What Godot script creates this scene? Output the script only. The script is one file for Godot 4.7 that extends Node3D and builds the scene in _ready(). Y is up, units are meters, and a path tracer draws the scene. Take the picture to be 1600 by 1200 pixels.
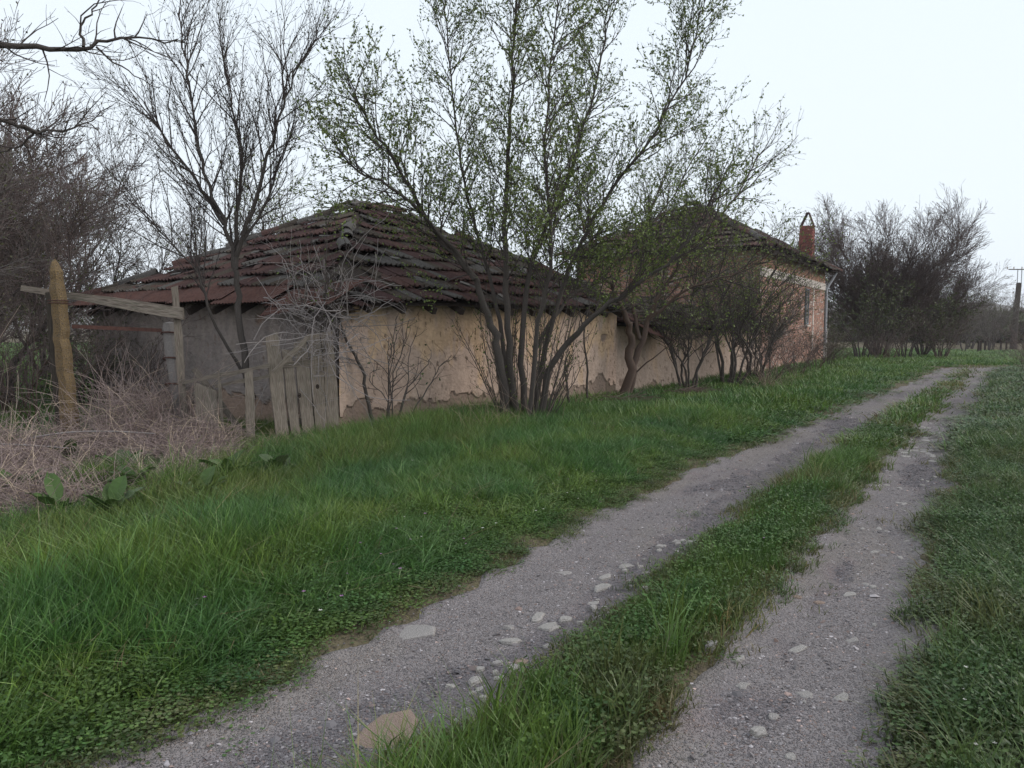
extends Node3D
# An abandoned mud-walled shed and brick house beside a two-rut gravel track, at dusk in early spring.

const U := Vector2(0.5501, -0.8351)      # along the track (x, z)
const R := Vector2(0.8351, 0.5501)       # to the right of the track
var rng := RandomNumberGenerator.new()
var taken := {}
var M := {}
var soft := FastNoiseLite.new()
var fine := FastNoiseLite.new()

# ------------------------------------------------------------------ mesh helper
class MB:
	var v := PackedVector3Array()
	var n := PackedVector3Array()
	var uv := PackedVector2Array()
	var c := PackedColorArray()
	var i := PackedInt32Array()
	var smooth := false
	var tinted := false

	func quad(a: Vector3, b: Vector3, cc: Vector3, d: Vector3, col := Color.WHITE) -> void:
		# counter-clockwise seen from outside
		var k := v.size()
		v.append(a); v.append(b); v.append(cc); v.append(d)
		uv.append(Vector2(0, 0)); uv.append(Vector2(1, 0)); uv.append(Vector2(1, 1)); uv.append(Vector2(0, 1))
		if tinted:
			for q in 4: c.append(col)
		i.append(k); i.append(k + 2); i.append(k + 1); i.append(k); i.append(k + 3); i.append(k + 2)

	func tri(a: Vector3, b: Vector3, cc: Vector3, col := Color.WHITE) -> void:
		var k := v.size()
		v.append(a); v.append(b); v.append(cc)
		uv.append(Vector2(0, 0)); uv.append(Vector2(1, 0)); uv.append(Vector2(.5, 1))
		if tinted:
			for q in 3: c.append(col)
		i.append(k); i.append(k + 2); i.append(k + 1)

	func box(t: Transform3D, s: Vector3, col := Color.WHITE) -> void:
		var h := s * .5
		var p := []
		for z in [-1, 1]:
			for y in [-1, 1]:
				for x in [-1, 1]:
					p.append(t * Vector3(h.x * x, h.y * y, h.z * z))
		quad(p[4], p[5], p[7], p[6], col); quad(p[1], p[0], p[2], p[3], col)
		quad(p[5], p[1], p[3], p[7], col); quad(p[0], p[4], p[6], p[2], col)
		quad(p[6], p[7], p[3], p[2], col); quad(p[0], p[1], p[5], p[4], col)

	func tube(pts: PackedVector3Array, r0: float, r1: float, sides: int, col := Color.WHITE, cap := false) -> void:
		var m := pts.size()
		if m < 2: return
		var k := v.size()
		var d := (pts[1] - pts[0]).normalized()
		var side := d.cross(Vector3(.31, .17, .93)).normalized()
		var len := 0.0
		for q in m:
			if q > 0:
				len += pts[q].distance_to(pts[q - 1])
				d = (pts[mini(q + 1, m - 1)] - pts[q - 1]).normalized()
			side = (side - d * side.dot(d)).normalized()
			var up := d.cross(side)
			var r := r1 + (r0 - r1) * pow(1.0 - float(q) / (m - 1), 1.35)
			for s in sides:
				var a := TAU * s / sides
				var o := side * cos(a) + up * sin(a)
				v.append(pts[q] + o * r); n.append(o)
				uv.append(Vector2(float(s) / sides, len))
				if tinted: c.append(col)
		for q in m - 1:
			for s in sides:
				var a := k + q * sides + s
				var b := k + q * sides + (s + 1) % sides
				i.append(a); i.append(a + sides); i.append(b)
				i.append(b); i.append(a + sides); i.append(b + sides)
		if cap:
			var e := v.size()
			v.append(pts[m - 1] + d * r1 * .25); n.append(d); uv.append(Vector2.ZERO)
			if tinted: c.append(col)
			for s in sides:
				i.append(e); i.append(e - sides + (s + 1) % sides); i.append(e - sides + s)

	func mesh() -> ArrayMesh:
		var a := []
		a.resize(Mesh.ARRAY_MAX)
		a[Mesh.ARRAY_VERTEX] = v
		if smooth: a[Mesh.ARRAY_NORMAL] = n
		if uv.size() == v.size(): a[Mesh.ARRAY_TEX_UV] = uv
		if tinted: a[Mesh.ARRAY_COLOR] = c
		a[Mesh.ARRAY_INDEX] = i
		var m := ArrayMesh.new()
		m.add_surface_from_arrays(Mesh.PRIMITIVE_TRIANGLES, a)
		return m

func mb(smooth := false, tinted := false) -> MB:
	var b := MB.new()
	b.smooth = smooth
	b.tinted = tinted
	return b

# ------------------------------------------------------------------ naming
func numbered(called: String) -> String:
	var k: int = taken.get(called, 0)
	taken[called] = k + 1
	return called if k == 0 else "%s_%03d" % [called, k]

func tag(o: Node, label: String, category: String, group := "") -> Node:
	o.set_meta("label", label)
	o.set_meta("category", category)
	if group: o.set_meta("group", group)
	return o

func thing(called: String, label: String, category: String, at := Vector3.ZERO, turn := 0.0, group := "") -> Node3D:
	var o := Node3D.new()
	o.name = numbered(called)
	add_child(o)
	o.position = at
	o.rotation.y = turn
	tag(o, label, category, group)
	return o

func part(called: String, m: Mesh, mat: Material, parent: Node, t := Transform3D()) -> MeshInstance3D:
	var o := MeshInstance3D.new()
	o.name = called
	o.mesh = m
	o.material_override = mat
	o.transform = t
	parent.add_child(o, true)
	return o

func single(called: String, m: Mesh, mat: Material, label: String, category: String, t := Transform3D(), group := "") -> MeshInstance3D:
	var o := part(numbered(called), m, mat, self, t)
	tag(o, label, category, group)
	return o

func setting(called: String, m: Mesh, mat: Material, kind := "structure") -> MeshInstance3D:
	var o := part(numbered(called), m, mat, self)
	o.set_meta("kind", kind)
	return o

func crowd(called: String, m: Mesh, mat: Material, places: Array, tints: Array, parent: Node, label := "", category := "") -> MultiMeshInstance3D:
	var mm := MultiMesh.new()
	mm.transform_format = MultiMesh.TRANSFORM_3D
	mm.use_colors = tints.size() > 0
	mm.mesh = m
	mm.instance_count = places.size()
	for k in places.size():
		mm.set_instance_transform(k, places[k])
		if mm.use_colors: mm.set_instance_color(k, tints[k])
	var o := MultiMeshInstance3D.new()
	o.name = numbered(called) if parent == self else called
	o.multimesh = mm
	o.material_override = mat
	parent.add_child(o, true)
	o.set_meta("kind", "stuff")
	if label: o.set_meta("label", label)
	if category: o.set_meta("category", category)
	return o

# ------------------------------------------------------------------ materials
func lin(r: float, g: float, b: float) -> Color:
	return Color(r, g, b).linear_to_srgb()

func ntex(freq: float, cols: Array, seed_: int, kind := FastNoiseLite.TYPE_SIMPLEX_SMOOTH, oct := 4, size := 512, cellular := FastNoiseLite.RETURN_CELL_VALUE) -> NoiseTexture2D:
	var f := FastNoiseLite.new()
	f.noise_type = kind
	f.frequency = freq
	f.seed = seed_
	f.fractal_octaves = oct
	f.fractal_type = FastNoiseLite.FRACTAL_FBM if oct > 1 else FastNoiseLite.FRACTAL_NONE
	f.cellular_return_type = cellular
	var t := NoiseTexture2D.new()
	t.width = size
	t.height = size
	t.seamless = true
	t.noise = f
	var g := Gradient.new()
	var off := PackedFloat32Array()
	var cc := PackedColorArray()
	for k in cols.size():
		off.append(float(k) / (cols.size() - 1))
		var q = cols[k]
		cc.append(lin(q[0], q[1], q[2]))
	g.offsets = off
	g.colors = cc
	t.color_ramp = g
	return t

func grey(freq: float, seed_: int, kind := FastNoiseLite.TYPE_SIMPLEX_SMOOTH, oct := 4, size := 512) -> NoiseTexture2D:
	var t := ntex(freq, [[0, 0, 0], [1, 1, 1]], seed_, kind, oct, size, FastNoiseLite.RETURN_DISTANCE)
	t.color_ramp = null
	return t

func mat(called: String, col: Color, rough := .9) -> StandardMaterial3D:
	var m := StandardMaterial3D.new()
	m.resource_name = called
	m.albedo_color = col
	m.roughness = rough
	m.metallic_specular = .3
	M[called] = m
	return m

func tmat(called: String, tex: Texture2D, scale: float, rough := .9, bump: Texture2D = null, depth := 0.0, world := true) -> StandardMaterial3D:
	var m := mat(called, Color.WHITE, rough)
	m.albedo_texture = tex
	m.uv1_triplanar = true
	m.uv1_world_triplanar = world
	m.uv1_scale = Vector3.ONE * scale
	if bump:
		m.heightmap_enabled = true
		m.heightmap_texture = bump
		m.heightmap_scale = depth
	return m

func grit_images() -> Array:
	# packed earth with small chippings, tiling without a seam
	var n := 1024
	var im := Image.create(n, n, false, Image.FORMAT_RGB8)
	var hm := Image.create(n, n, false, Image.FORMAT_L8)
	var r := RandomNumberGenerator.new()
	r.seed = 77
	for y in n:
		for x in n:
			var g := .19 + r.randf_range(-.05, .05)
			im.set_pixel(x, y, lin(g * 1.04, g * .97, g * .98))
			hm.set_pixel(x, y, Color(.3, .3, .3))
	for k in 30000:
		var cx := r.randi() % n
		var cy := r.randi() % n
		var rad := 1.2 + 3.2 * r.randf() ** 3
		var g := r.randf_range(.09, .27)
		if r.randf() < .07: g = r.randf_range(.3, .45)
		var c := lin(g * 1.02, g * .97, g)
		if r.randf() < .15: c = lin(g * 1.2, g * .95, g * .85)
		var e := int(ceil(rad))
		var st := r.randf_range(.7, 1.4)
		for dy in range(-e, e + 1):
			for dx in range(-e, e + 1):
				var d := sqrt(dx * dx * st + dy * dy / st) / rad
				if d < 1.0:
					im.set_pixel(posmod(cx + dx, n), posmod(cy + dy, n), c)
					var hh := .45 + .5 * sqrt(1.0 - d * d)
					hm.set_pixel(posmod(cx + dx, n), posmod(cy + dy, n), Color(hh, hh, hh))
	return [ImageTexture.create_from_image(im), ImageTexture.create_from_image(hm)]

func make_materials() -> void:
	var CELL := FastNoiseLite.TYPE_CELLULAR
	var soil := ntex(.03, [[.06, .052, .036], [.1, .085, .06], [.12, .108, .065], [.075, .08, .04]], 3)
	tmat("soil", soil, .9, 1.0, grey(.05, 4), 3.0)
	# track: packed grit, pale dust and dark chippings
	var grit := grit_images()
	var track := tmat("track", grit[0], .8, .95, grit[1], 1.4)
	track.vertex_color_use_as_albedo = true
	# wood
	var grain := ntex(.02, [[.055, .047, .04], [.14, .12, .1], [.24, .212, .178], [.12, .112, .088], [.27, .245, .21]], 8, FastNoiseLite.TYPE_SIMPLEX_SMOOTH, 5)
	var wood := mat("old_wood", Color.WHITE, .9)
	wood.albedo_texture = grain
	wood.uv1_scale = Vector3(6.0, .3, 1)
	wood.heightmap_enabled = true
	wood.heightmap_texture = grey(.03, 9)
	wood.heightmap_scale = .5
	wood.vertex_color_use_as_albedo = true
	var lichen := mat("lichen_post", Color.WHITE, .95)
	lichen.albedo_texture = ntex(.022, [[.05, .043, .037], [.11, .085, .06], [.25, .175, .08], [.13, .11, .09], [.21, .19, .165]], 10, FastNoiseLite.TYPE_SIMPLEX_SMOOTH, 5)
	lichen.uv1_triplanar = true
	lichen.uv1_scale = Vector3(5, 2.4, 5)
	lichen.heightmap_enabled = true
	lichen.heightmap_texture = grey(.035, 11, FastNoiseLite.TYPE_SIMPLEX_SMOOTH, 6)
	lichen.heightmap_scale = 1.6
	# bark
	var bk := ntex(.05, [[.03, .027, .025], [.065, .058, .053], [.1, .09, .082], [.06, .062, .047]], 12)
	tmat("bark", bk, 3.0, .95, grey(.06, 13), .6, false)
	tmat("bark_red", ntex(.05, [[.06, .042, .034], [.11, .08, .065], [.15, .115, .095]], 14), 3.0, .95, grey(.06, 15), .6, false)
	mat("twig", lin(.065, .056, .053), .9)
	mat("twig_red", lin(.11, .088, .083), .9)
	mat("twig_grey", lin(.13, .118, .112), .9)
	mat("dead_vine", lin(.25, .235, .23), .95)
	for q in [["leaf", 1.0], ["grass", 1.0]]:
		var lf := mat(q[0], Color.WHITE, .42)
		lf.vertex_color_use_as_albedo = true
		lf.backlight_enabled = true
		lf.backlight = Color(.6, .6, .6)
		lf.metallic_specular = .3 if q[0] == "leaf" else .45
	var straw := mat("straw", Color.WHITE, .9)
	straw.vertex_color_use_as_albedo = true
	# shed
	var plaster := tmat("mud_plaster", ntex(.02, [[.6, .58, .56], [.85, .83, .8], [1, .97, .94], [.75, .72, .7]], 16, FastNoiseLite.TYPE_SIMPLEX_SMOOTH, 6, 1024), .55, .97, grey(.05, 17, FastNoiseLite.TYPE_SIMPLEX_SMOOTH, 5), 1.2)
	plaster.vertex_color_use_as_albedo = true
	tmat("adobe", ntex(.03, [[.1, .08, .065], [.17, .14, .11], [.13, .11, .09]], 18), 1.0, .97, grey(.05, 19), 1.0)
	var tones := [[[.036, .025, .025], [.066, .04, .038], [.09, .056, .052]], [[.04, .034, .03], [.066, .055, .045], [.09, .083, .062]], [[.045, .03, .028], [.085, .05, .044], [.11, .07, .061]], [[.045, .043, .04], [.09, .086, .08], [.13, .125, .118]]]
	for k in 4:
		tmat("tile%d" % k, ntex(.045, tones[k], 20 + k, FastNoiseLite.TYPE_SIMPLEX_SMOOTH, 5), 1.3, .95, grey(.08, 26), .4)
	tmat("rust", ntex(.03, [[.04, .026, .024], [.08, .042, .036], [.115, .062, .05], [.065, .05, .047]], 27, FastNoiseLite.TYPE_SIMPLEX_SMOOTH, 5), .9, .85)
	tmat("old_deck", ntex(.03, [[.03, .024, .02], [.055, .045, .038]], 28), 1.0, .95)
	tmat("grey_deck", ntex(.03, [[.09, .08, .075], [.15, .135, .125]], 29), 1.0, .95)
	# house
	var brick := tmat("brick", ntex(.03, [[.8, .8, .8], [1, 1, 1], [1.0, .92, .85]], 30), 1.0, .95)
	brick.vertex_color_use_as_albedo = true
	tmat("mortar", ntex(.05, [[.2, .18, .16], [.32, .29, .26]], 31), 2.0, .98)
	tmat("white_plaster", ntex(.05, [[.32, .29, .26], [.5, .47, .43], [.6, .57, .53]], 32), 1.2, .95)
	tmat("zinc", ntex(.04, [[.32, .34, .37], [.45, .47, .5]], 33), 1.5, .5)
	mat("window_frame", lin(.16, .19, .22), .7)
	var glass := mat("glass", Color(.08, .1, .11), .08)
	glass.metallic_specular = .6
	tmat("concrete", ntex(.04, [[.16, .155, .15], [.25, .24, .23]], 34), 1.5, .95)
	# stones and hills
	for k in 3:
		tmat("stone%d" % k, ntex(.04, [[[.2, .195, .185], [.33, .32, .305], [.42, .41, .395]], [[.2, .195, .19], [.3, .29, .28], [.36, .345, .335]], [[.2, .15, .125], [.27, .21, .175], [.3, .25, .215]]][k], 40 + k, FastNoiseLite.TYPE_SIMPLEX_SMOOTH, 5), 4.0, .95, grey(.06, 44), .8)
	var peb := mat("pebble", Color.WHITE, .9)
	peb.vertex_color_use_as_albedo = true
	tmat("hill", ntex(.03, [[.04, .05, .035], [.07, .075, .05], [.1, .095, .07]], 45), .02, 1.0)
	tmat("pole_wood", ntex(.04, [[.05, .043, .038], [.09, .08, .07]], 46), 1.0, .95)

# ------------------------------------------------------------------ terrain
func table(t: float, xs: Array, ys: Array) -> float:
	if t <= xs[0]: return ys[0]
	for k in range(1, xs.size()):
		if t < xs[k]:
			var f: float = (t - xs[k - 1]) / (xs[k] - xs[k - 1])
			f = f * f * (3 - 2 * f)
			return lerpf(ys[k - 1], ys[k], f)
	return ys[-1]

var lut := []
func make_lut() -> void:
	for k in 400:
		var t := -8.0 + k * .25
		var bend := .0 if t < 33.0 else .15 * minf(t - 33.0, 12.) ** 2
		lut.append([table(t, [1.5, 8, 15, 22, 28, 36], [-2.28, -2.51, -2.38, -2.18, -2.05, -2.2]) + bend, table(t, [1.5, 8, 15, 28], [.45, .5, .45, .36]),
			table(t, [2.5, 8, 12, 25, 32, 37], [-.72, -.9, -1.02, -1.0, -1.12, -1.3]) + bend, table(t, [2.5, 8, 16, 30], [.38, .31, .28, .28])])

func ruts(t: float) -> Array:
	var f := clampf((t + 8.0) * 4.0, 0, 398.99)
	var k := int(f)
	f -= k
	var a: Array = lut[k]
	var b: Array = lut[k + 1]
	return [lerpf(a[0], b[0], f), lerpf(a[1], b[1], f), lerpf(a[2], b[2], f), lerpf(a[3], b[3], f)]

func ts(x: float, z: float) -> Vector2:
	return Vector2(x * U.x + z * U.y, x * R.x + z * R.y)

func height(x: float, z: float) -> float:
	var p := ts(x, z)
	var q := ruts(p.x)
	var y := .035 * soft.get_noise_2d(x, z) + .012 * soft.get_noise_2d(x * 5.0, z * 5.0)
	var a: float = absf(p.y - q[0]) / q[1]
	var b: float = absf(p.y - q[2]) / q[3]
	y -= .05 * (1.0 - smoothstep(.5, 1.5, minf(a, b)))
	var left: float = q[0] - q[1] - p.y
	if left > 0: y += .07 * smoothstep(0, 1.3, left)
	var right: float = p.y - q[2] - q[3]
	if right > 0: y += .06 * smoothstep(0, 1.0, right)
	if p.x > 34.: y -= .014 * minf(p.x - 34., 55.)
	return y

func on(x: float, z: float, dy := 0.0) -> Vector3:
	return Vector3(x, height(x, z) + dy, z)

func axis_lines(lo: float, hi: float, step: float, far_lo: float, far_hi: float) -> PackedFloat32Array:
	var out := PackedFloat32Array()
	var rev := []
	var x := lo
	var s := step
	while x > far_lo:
		s *= 1.22
		x -= s
		rev.push_front(x)
	for q in rev: out.append(q)
	x = lo
	while x < hi:
		out.append(x)
		x += step
	s = step
	while x < far_hi:
		out.append(x)
		s *= 1.22
		x += s
	out.append(x)
	return out

func chips(t: float, s: float, f: float) -> float:
	# where dark chippings have gathered: broken strips, mostly on the right of each rut
	return smoothstep(.0, .3, fine.get_noise_2d(t * .35 + 40., s * 2.2) + .35 * fine.get_noise_2d(t * 3., s * 7.) + .3 * f - .06)

func make_ground() -> void:
	var xs := axis_lines(-11, 21, .16, -900, 1400)
	var zs := axis_lines(-36, 3, .16, -1400, 60)
	var b := mb()
	for z in zs:
		for x in xs:
			b.v.append(Vector3(x, height(x, z), z))
	var w := xs.size()
	for r in zs.size() - 1:
		for k in w - 1:
			var a := r * w + k
			b.i.append(a); b.i.append(a + 1); b.i.append(a + w)
			b.i.append(a + 1); b.i.append(a + w + 1); b.i.append(a + w)
	setting("ground", b.mesh(), M.soil)
	# the two wheel ruts
	for side in 2:
		b = mb(false, true)
		var t := -4.0
		var rows := 0
		var across := 13
		while t < 48.0:
			var q := ruts(t)
			var cen: float = q[side * 2]
			var hw: float = q[side * 2 + 1]
			var wob_l := .16 * fine.get_noise_2d(t * 1.1, 10. + side * 40.) + .1 * fine.get_noise_2d(t * 4., 20. + side * 40.)
			var wob_r := .16 * fine.get_noise_2d(t * 1.1, 70. + side * 40.) + .1 * fine.get_noise_2d(t * 4., 90. + side * 40.)
			for k in across:
				var f := float(k) / (across - 1) * 2.0 - 1.0
				var s := cen + f * (hw + .1) + (wob_l if f < 0 else wob_r) * absf(f)
				var x := U.x * t + R.x * s
				var z := U.y * t + R.y * s
				var edge := 1.0 if k > 0 and k < across - 1 else -1.6
				b.v.append(Vector3(x, height(x, z) + .013 * edge, z))
				b.uv.append(Vector2(x, z))
				# dark chippings gather in drifts along the rut, pale dust elsewhere
				var dark := chips(t, s, f)
				var warm := smoothstep(-.1, .5, fine.get_noise_2d(t * .8, s * 3. + 200.) - f * .25)
				var c := Color(1.12, 1.07, 1.06).lerp(Color(1.08, .96, .9), warm * .7)
				c = c.lerp(Color(.68, .68, .72), dark * .8)
				b.c.append(c)
			rows += 1
			t += .1 if t < 20 else .3
		for r in rows - 1:
			for k in across - 1:
				var a := r * across + k
				b.i.append(a); b.i.append(a + across); b.i.append(a + 1)
				b.i.append(a + 1); b.i.append(a + across); b.i.append(a + across + 1)
		setting("wheel_track", b.mesh(), M.track)

# ------------------------------------------------------------------ plants on the ground
func blade(b: MB, at: Vector3, h: float, w: float, lean: Vector3, turn: float, c: Color) -> void:
	var s := Vector3(cos(turn), 0, sin(turn)) * w * .5
	var m := at + Vector3(0, h * .55, 0) + lean * h * .3
	var tip := at + Vector3(0, h * .92, 0) + lean * h
	var k := b.v.size()
	b.v.append(at - s); b.v.append(at + s); b.v.append(m - s * .8); b.v.append(m + s * .8); b.v.append(tip)
	for q in 5: b.c.append(c)
	for q in [0, 1, 2, 1, 3, 2, 2, 3, 4]: b.i.append(k + q)

func grass_clump(count: int, rad: float, h: float, w: float, spread: float) -> ArrayMesh:
	var b := mb(false, true)
	for k in count:
		var a := rng.randf() * TAU
		var d := sqrt(rng.randf()) * rad
		var p := Vector3(cos(a) * d, -.01, sin(a) * d)
		var l := Vector3(rng.randfn(0, spread), 0, rng.randfn(0, spread)) + Vector3(cos(a), 0, sin(a)) * spread * .5
		var g := rng.randf_range(.75, 1.25)
		var c := Color(g, g, g)
		if rng.randf() < .06: c = Color(2.2, 1.25, 2.0)
		blade(b, p, h * rng.randf_range(.45, 1.1), w * rng.randf_range(.7, 1.3), l, rng.randf() * TAU, c)
	return b.mesh()

func weed_clump(count: int, rad: float, h: float, size: float) -> ArrayMesh:
	var b := mb(false, true)
	for k in count:
		var a := rng.randf() * TAU
		var d := sqrt(rng.randf()) * rad
		var p := Vector3(cos(a) * d, h * rng.randf_range(.1, 1.0), sin(a) * d)
		var o := Vector3(rng.randfn(), rng.randf_range(.0, .7), rng.randfn()).normalized()
		var s := o.cross(Vector3(rng.randfn() * .4, 1, rng.randfn() * .4)).normalized()
		var l := size * rng.randf_range(.6, 1.3)
		var g := rng.randf_range(.7, 1.3)
		var c := Color(g, g, g)
		var m := p + o * l * .5 + Vector3.DOWN * l * .08
		b.tri(p, m + s * l * .33, m - s * l * .33, c)
		b.tri(m + s * l * .33, p + o * l, m - s * l * .33, c)
		if k % 3 == 0:
			b.tri(Vector3(cos(a) * d * .8, -.01, sin(a) * d * .8), p + Vector3(.0025, 0, 0), p - Vector3(.0025, 0, 0), c)
	return b.mesh()

func blocked(x: float, z: float) -> bool:
	var dx := x + 2.41
	var dz := z + 10.61
	var lx := dx * .6 - dz * .8
	var lz := dx * .8 + dz * .6
	if lx > -.1 and lx < 17.6 and lz < .06 and lz > -7: return true
	dx = x - 7.91
	dz = z + 24.7
	lx = dx * .52 - dz * .855
	lz = dx * .855 + dz * .52
	return lx > -.1 and lx < 12.1 and lz < .06 and lz > -6.6

const LUMPS := [[-4.75, -9.35, .8, .8, 1.0], [-5.6, -8.3, 1.1, .42, 1.], [-6.6, -8.4, 1.0, .45, 1.], [-4.4, -8.6, .9, .4, .9], [-5.0, -7.5, .9, .36, .9], [-6.1, -7.2, .9, .4, 1.], [-3.75, -9.2, .4, .45, 1.0], [-4.7, -6.7, .7, .28, .9], [-5.6, -6.3, .8, .28, .9], [-7.3, -8.0, .9, .4, 1.], [-4.4, -9.75, .4, .95, 1.0], [-6.6, -6.4, .8, .3, .9], [-4.2, -6.0, .8, .3, 1.], [-3.65, -6.3, .6, .25, .9], [-3.3, -7.3, .55, .22, .8], [-3.5, -8.3, .6, .34, .9]]
func heaped(x: float, z: float) -> float:
	var m := 0.0
	for q in LUMPS:
		m = maxf(m, 1.25 - Vector2(x - q[0], (z - q[1]) / .75).length() / q[2])
	return clampf(m * 3., 0, 1)

func make_grass() -> void:
	rng.seed = 11
	var tall := grass_clump(18, .085, .27, .0065, .28)
	var tuft := grass_clump(34, .06, .36, .006, .38)
	var straw := grass_clump(9, .09, .33, .004, .4)
	var short := grass_clump(20, .08, .13, .0055, .35)
	var wide := grass_clump(26, .2, .27, .013, .22)
	var weed := weed_clump(46, .1, .16, .021)
	var weedfar := weed_clump(60, .22, .16, .042)
	var P := {"tuft": [], "straw": [], "tall": [], "short": [], "wide": [], "weed": [], "weedfar": []}
	var C := {"tuft": [], "straw": [], "tall": [], "short": [], "wide": [], "weed": [], "weedfar": []}
	for k in 150000:
		var near := k < 100000
		var a := rng.randf_range(-.86, .86)
		var r: float
		if near: r = lerpf(1.3, 13.5, rng.randf() ** .85)
		else: r = 11.0 * pow(7.5, rng.randf())
		var x := sin(a) * r
		var z := -cos(a) * r
		if blocked(x, z) or heaped(x, z) > rng.randf(): continue
		var p := ts(x, z)
		var q := ruts(p.x)
		var dl: float = absf(p.y - q[0]) - q[1]
		var dr: float = absf(p.y - q[2]) - q[3]
		var d := minf(dl, dr) + .1 * fine.get_noise_2d(x * 3., z * 3.) + .06 * fine.get_noise_2d(x * 9., z * 9.)
		if d < .02 and rng.randf() > .015 + .03 * maxf(0.0, d + .1) * 10.: continue
		var mid: bool = p.y > q[0] and p.y < q[2]
		var right: bool = p.y > q[2]
		var patch := fine.get_noise_2d(x * .5, z * .5)
		var patch2 := fine.get_noise_2d(x * 1.6 + 50., z * 1.6)
		# bare worn earth at the ragged edges
		if d < .5 and rng.randf() < .55 - d * 1.3 + patch2 * .9: continue
		var h := .55 + patch * .35 + rng.randf_range(-.2, .25)
		var c := Color(.078, .172, .036).lerp(Color(.125, .198, .042), clampf(.5 + patch2, 0, 1))
		c = c.lerp(Color(.055, .13, .044), clampf(.25 - patch * .35 - patch2 * .7, 0, 1))
		var kind := "tall"
		if mid:
			h = .8 + patch2 * .4 + rng.randf_range(-.2, .3)
			kind = "short" if rng.randf() < .86 else "weed"
			if rng.randf() < .15 + patch: kind = "tall"
			c = c.lerp(Color(.085, .15, .036), .5)
			c = c.lerp(Color(.13, .115, .055), clampf(fine.get_noise_2d(x * .9 + 90., z * .9) * 2. - .5, 0, .7))
		elif right:
			kind = "weed" if rng.randf() < .45 else ("short" if rng.randf() < .6 else "tall")
			h = .62 + patch * .3 + rng.randf_range(-.2, .2)
			c = c.lerp(Color(.095, .135, .062), .6)
			if patch2 > .25: c = c.lerp(Color(.1, .1, .05), .5)
		else:
			var v: float = q[0] - q[1] - p.y
			h *= .45 + .75 * smoothstep(0., 1.4, v) + (.1 if v > 3.2 and v < 4.2 else -.25 if v > 4.5 else 0.)
			var w := .5 - .8 * smoothstep(.2, 1.8, v) + patch2 * .9
			if r < 5.0: w += .08
			if rng.randf() < w * .75: kind = "weed"
			elif v < .35: kind = "short"
			if p.x < 8.5 and v > 2.2: c = c.lerp(Color(.1, .115, .04), .45 * clampf(patch2 + .5, 0, 1))
		if d < .2:
			h *= .6
			c = c.lerp(Color(.17, .13, .07), rng.randf() * .8)
		h = maxf(h, .25) * rng.randf_range(.65, 1.35)
		var sc := 1.0
		if not near:
			if kind == "weed": kind = "weedfar"
			else:
				if kind == "short": h *= .6
				kind = "wide"
			sc = 1.0 + r * .022
		if near and not right and kind == "tall":
			var u := rng.randf()
			if u < .05: kind = "tuft"
			elif u < .05 + .05 * clampf(patch2 + .6, 0, 1):
				kind = "straw"
				c = Color(.2, .16, .085)
		if kind == "weed" or kind == "weedfar": c = c.lerp(Color(.05, .1, .036), .5)
		var jit := rng.randf_range(.65, 1.4)
		c = Color(c.r * jit * rng.randf_range(.9, 1.1), c.g * jit, c.b * jit * rng.randf_range(.85, 1.15))
		var bas := Basis(Vector3.UP, rng.randf() * TAU).scaled(Vector3(sc, h * (1.0 if near else .9), sc) * 1.1)
		if kind == "weed" and rng.randf() < .7:
			P.short.append(Transform3D(Basis(Vector3.UP, rng.randf() * TAU).scaled(Vector3(1, h * 1.25, 1)), on(x + rng.randfn() * .05, z + rng.randfn() * .05, -.004)))
			C.short.append(c)
		P[kind].append(Transform3D(bas, on(x, z, -.004)))
		C[kind].append(c)
	crowd("grass", tall, M.grass, P.tall, C.tall, self, "tall green spring grass along the verge", "grass")
	crowd("grass_tufts", tuft, M.grass, P.tuft, C.tuft, self, "taller grass tufts standing out of the verge", "grass")
	crowd("straw_blades", straw, M.grass, P.straw, C.straw, self, "dry straw blades among the green verge grass", "grass")
	crowd("short_grass", short, M.grass, P.short, C.short, self, "short turf on the strip between the ruts and at the edges", "grass")
	crowd("far_grass", wide, M.grass, P.wide, C.wide, self, "grass of the verge farther along the track", "grass")
	crowd("weeds", weed, M.leaf, P.weed, C.weed, self, "low broad leaved weeds beside the track", "weeds")
	crowd("far_weeds", weedfar, M.leaf, P.weedfar, C.weedfar, self, "low weeds farther along the track", "weeds")
	# tiny white and violet flowers
	var f := mb(false, true)
	for k in 5:
		var a := TAU * k / 5
		var o := Vector3(cos(a), .35, sin(a)) * .007
		f.quad(Vector3.ZERO, o.rotated(Vector3.UP, .5), o * 1.5, o.rotated(Vector3.UP, -.5), Color.WHITE)
	f.tri(Vector3(-.0015, -.1, 0), Vector3(.0015, -.1, 0), Vector3.ZERO, Color(.08, .16, .04))
	var fp := []
	var fc := []
	for k in 900:
		var r := lerpf(2.2, 11., rng.randf())
		var a := rng.randf_range(-.7, .75)
		var x := sin(a) * r
		var z := -cos(a) * r
		var p := ts(x, z)
		var q := ruts(p.x)
		if blocked(x, z) or minf(absf(p.y - q[0]) - q[1], absf(p.y - q[2]) - q[3]) < .15: continue
		var right: bool = p.y > q[2]
		if fine.get_noise_2d(x * .7 + 300., z * .7) < (.05 if right else .2): continue
		fp.append(Transform3D(Basis(Vector3.UP, rng.randf() * TAU).scaled(Vector3.ONE * rng.randf_range(.7, 1.3)), on(x, z, rng.randf_range(.09, .16))))
		fc.append(Color(.6, .6, .55) if right or rng.randf() < .3 else Color(.34, .16, .36))
	crowd("wild_flowers", f.mesh(), M.leaf, fp, fc, self, "tiny white and violet wild flowers among the grass", "flowers")

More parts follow.
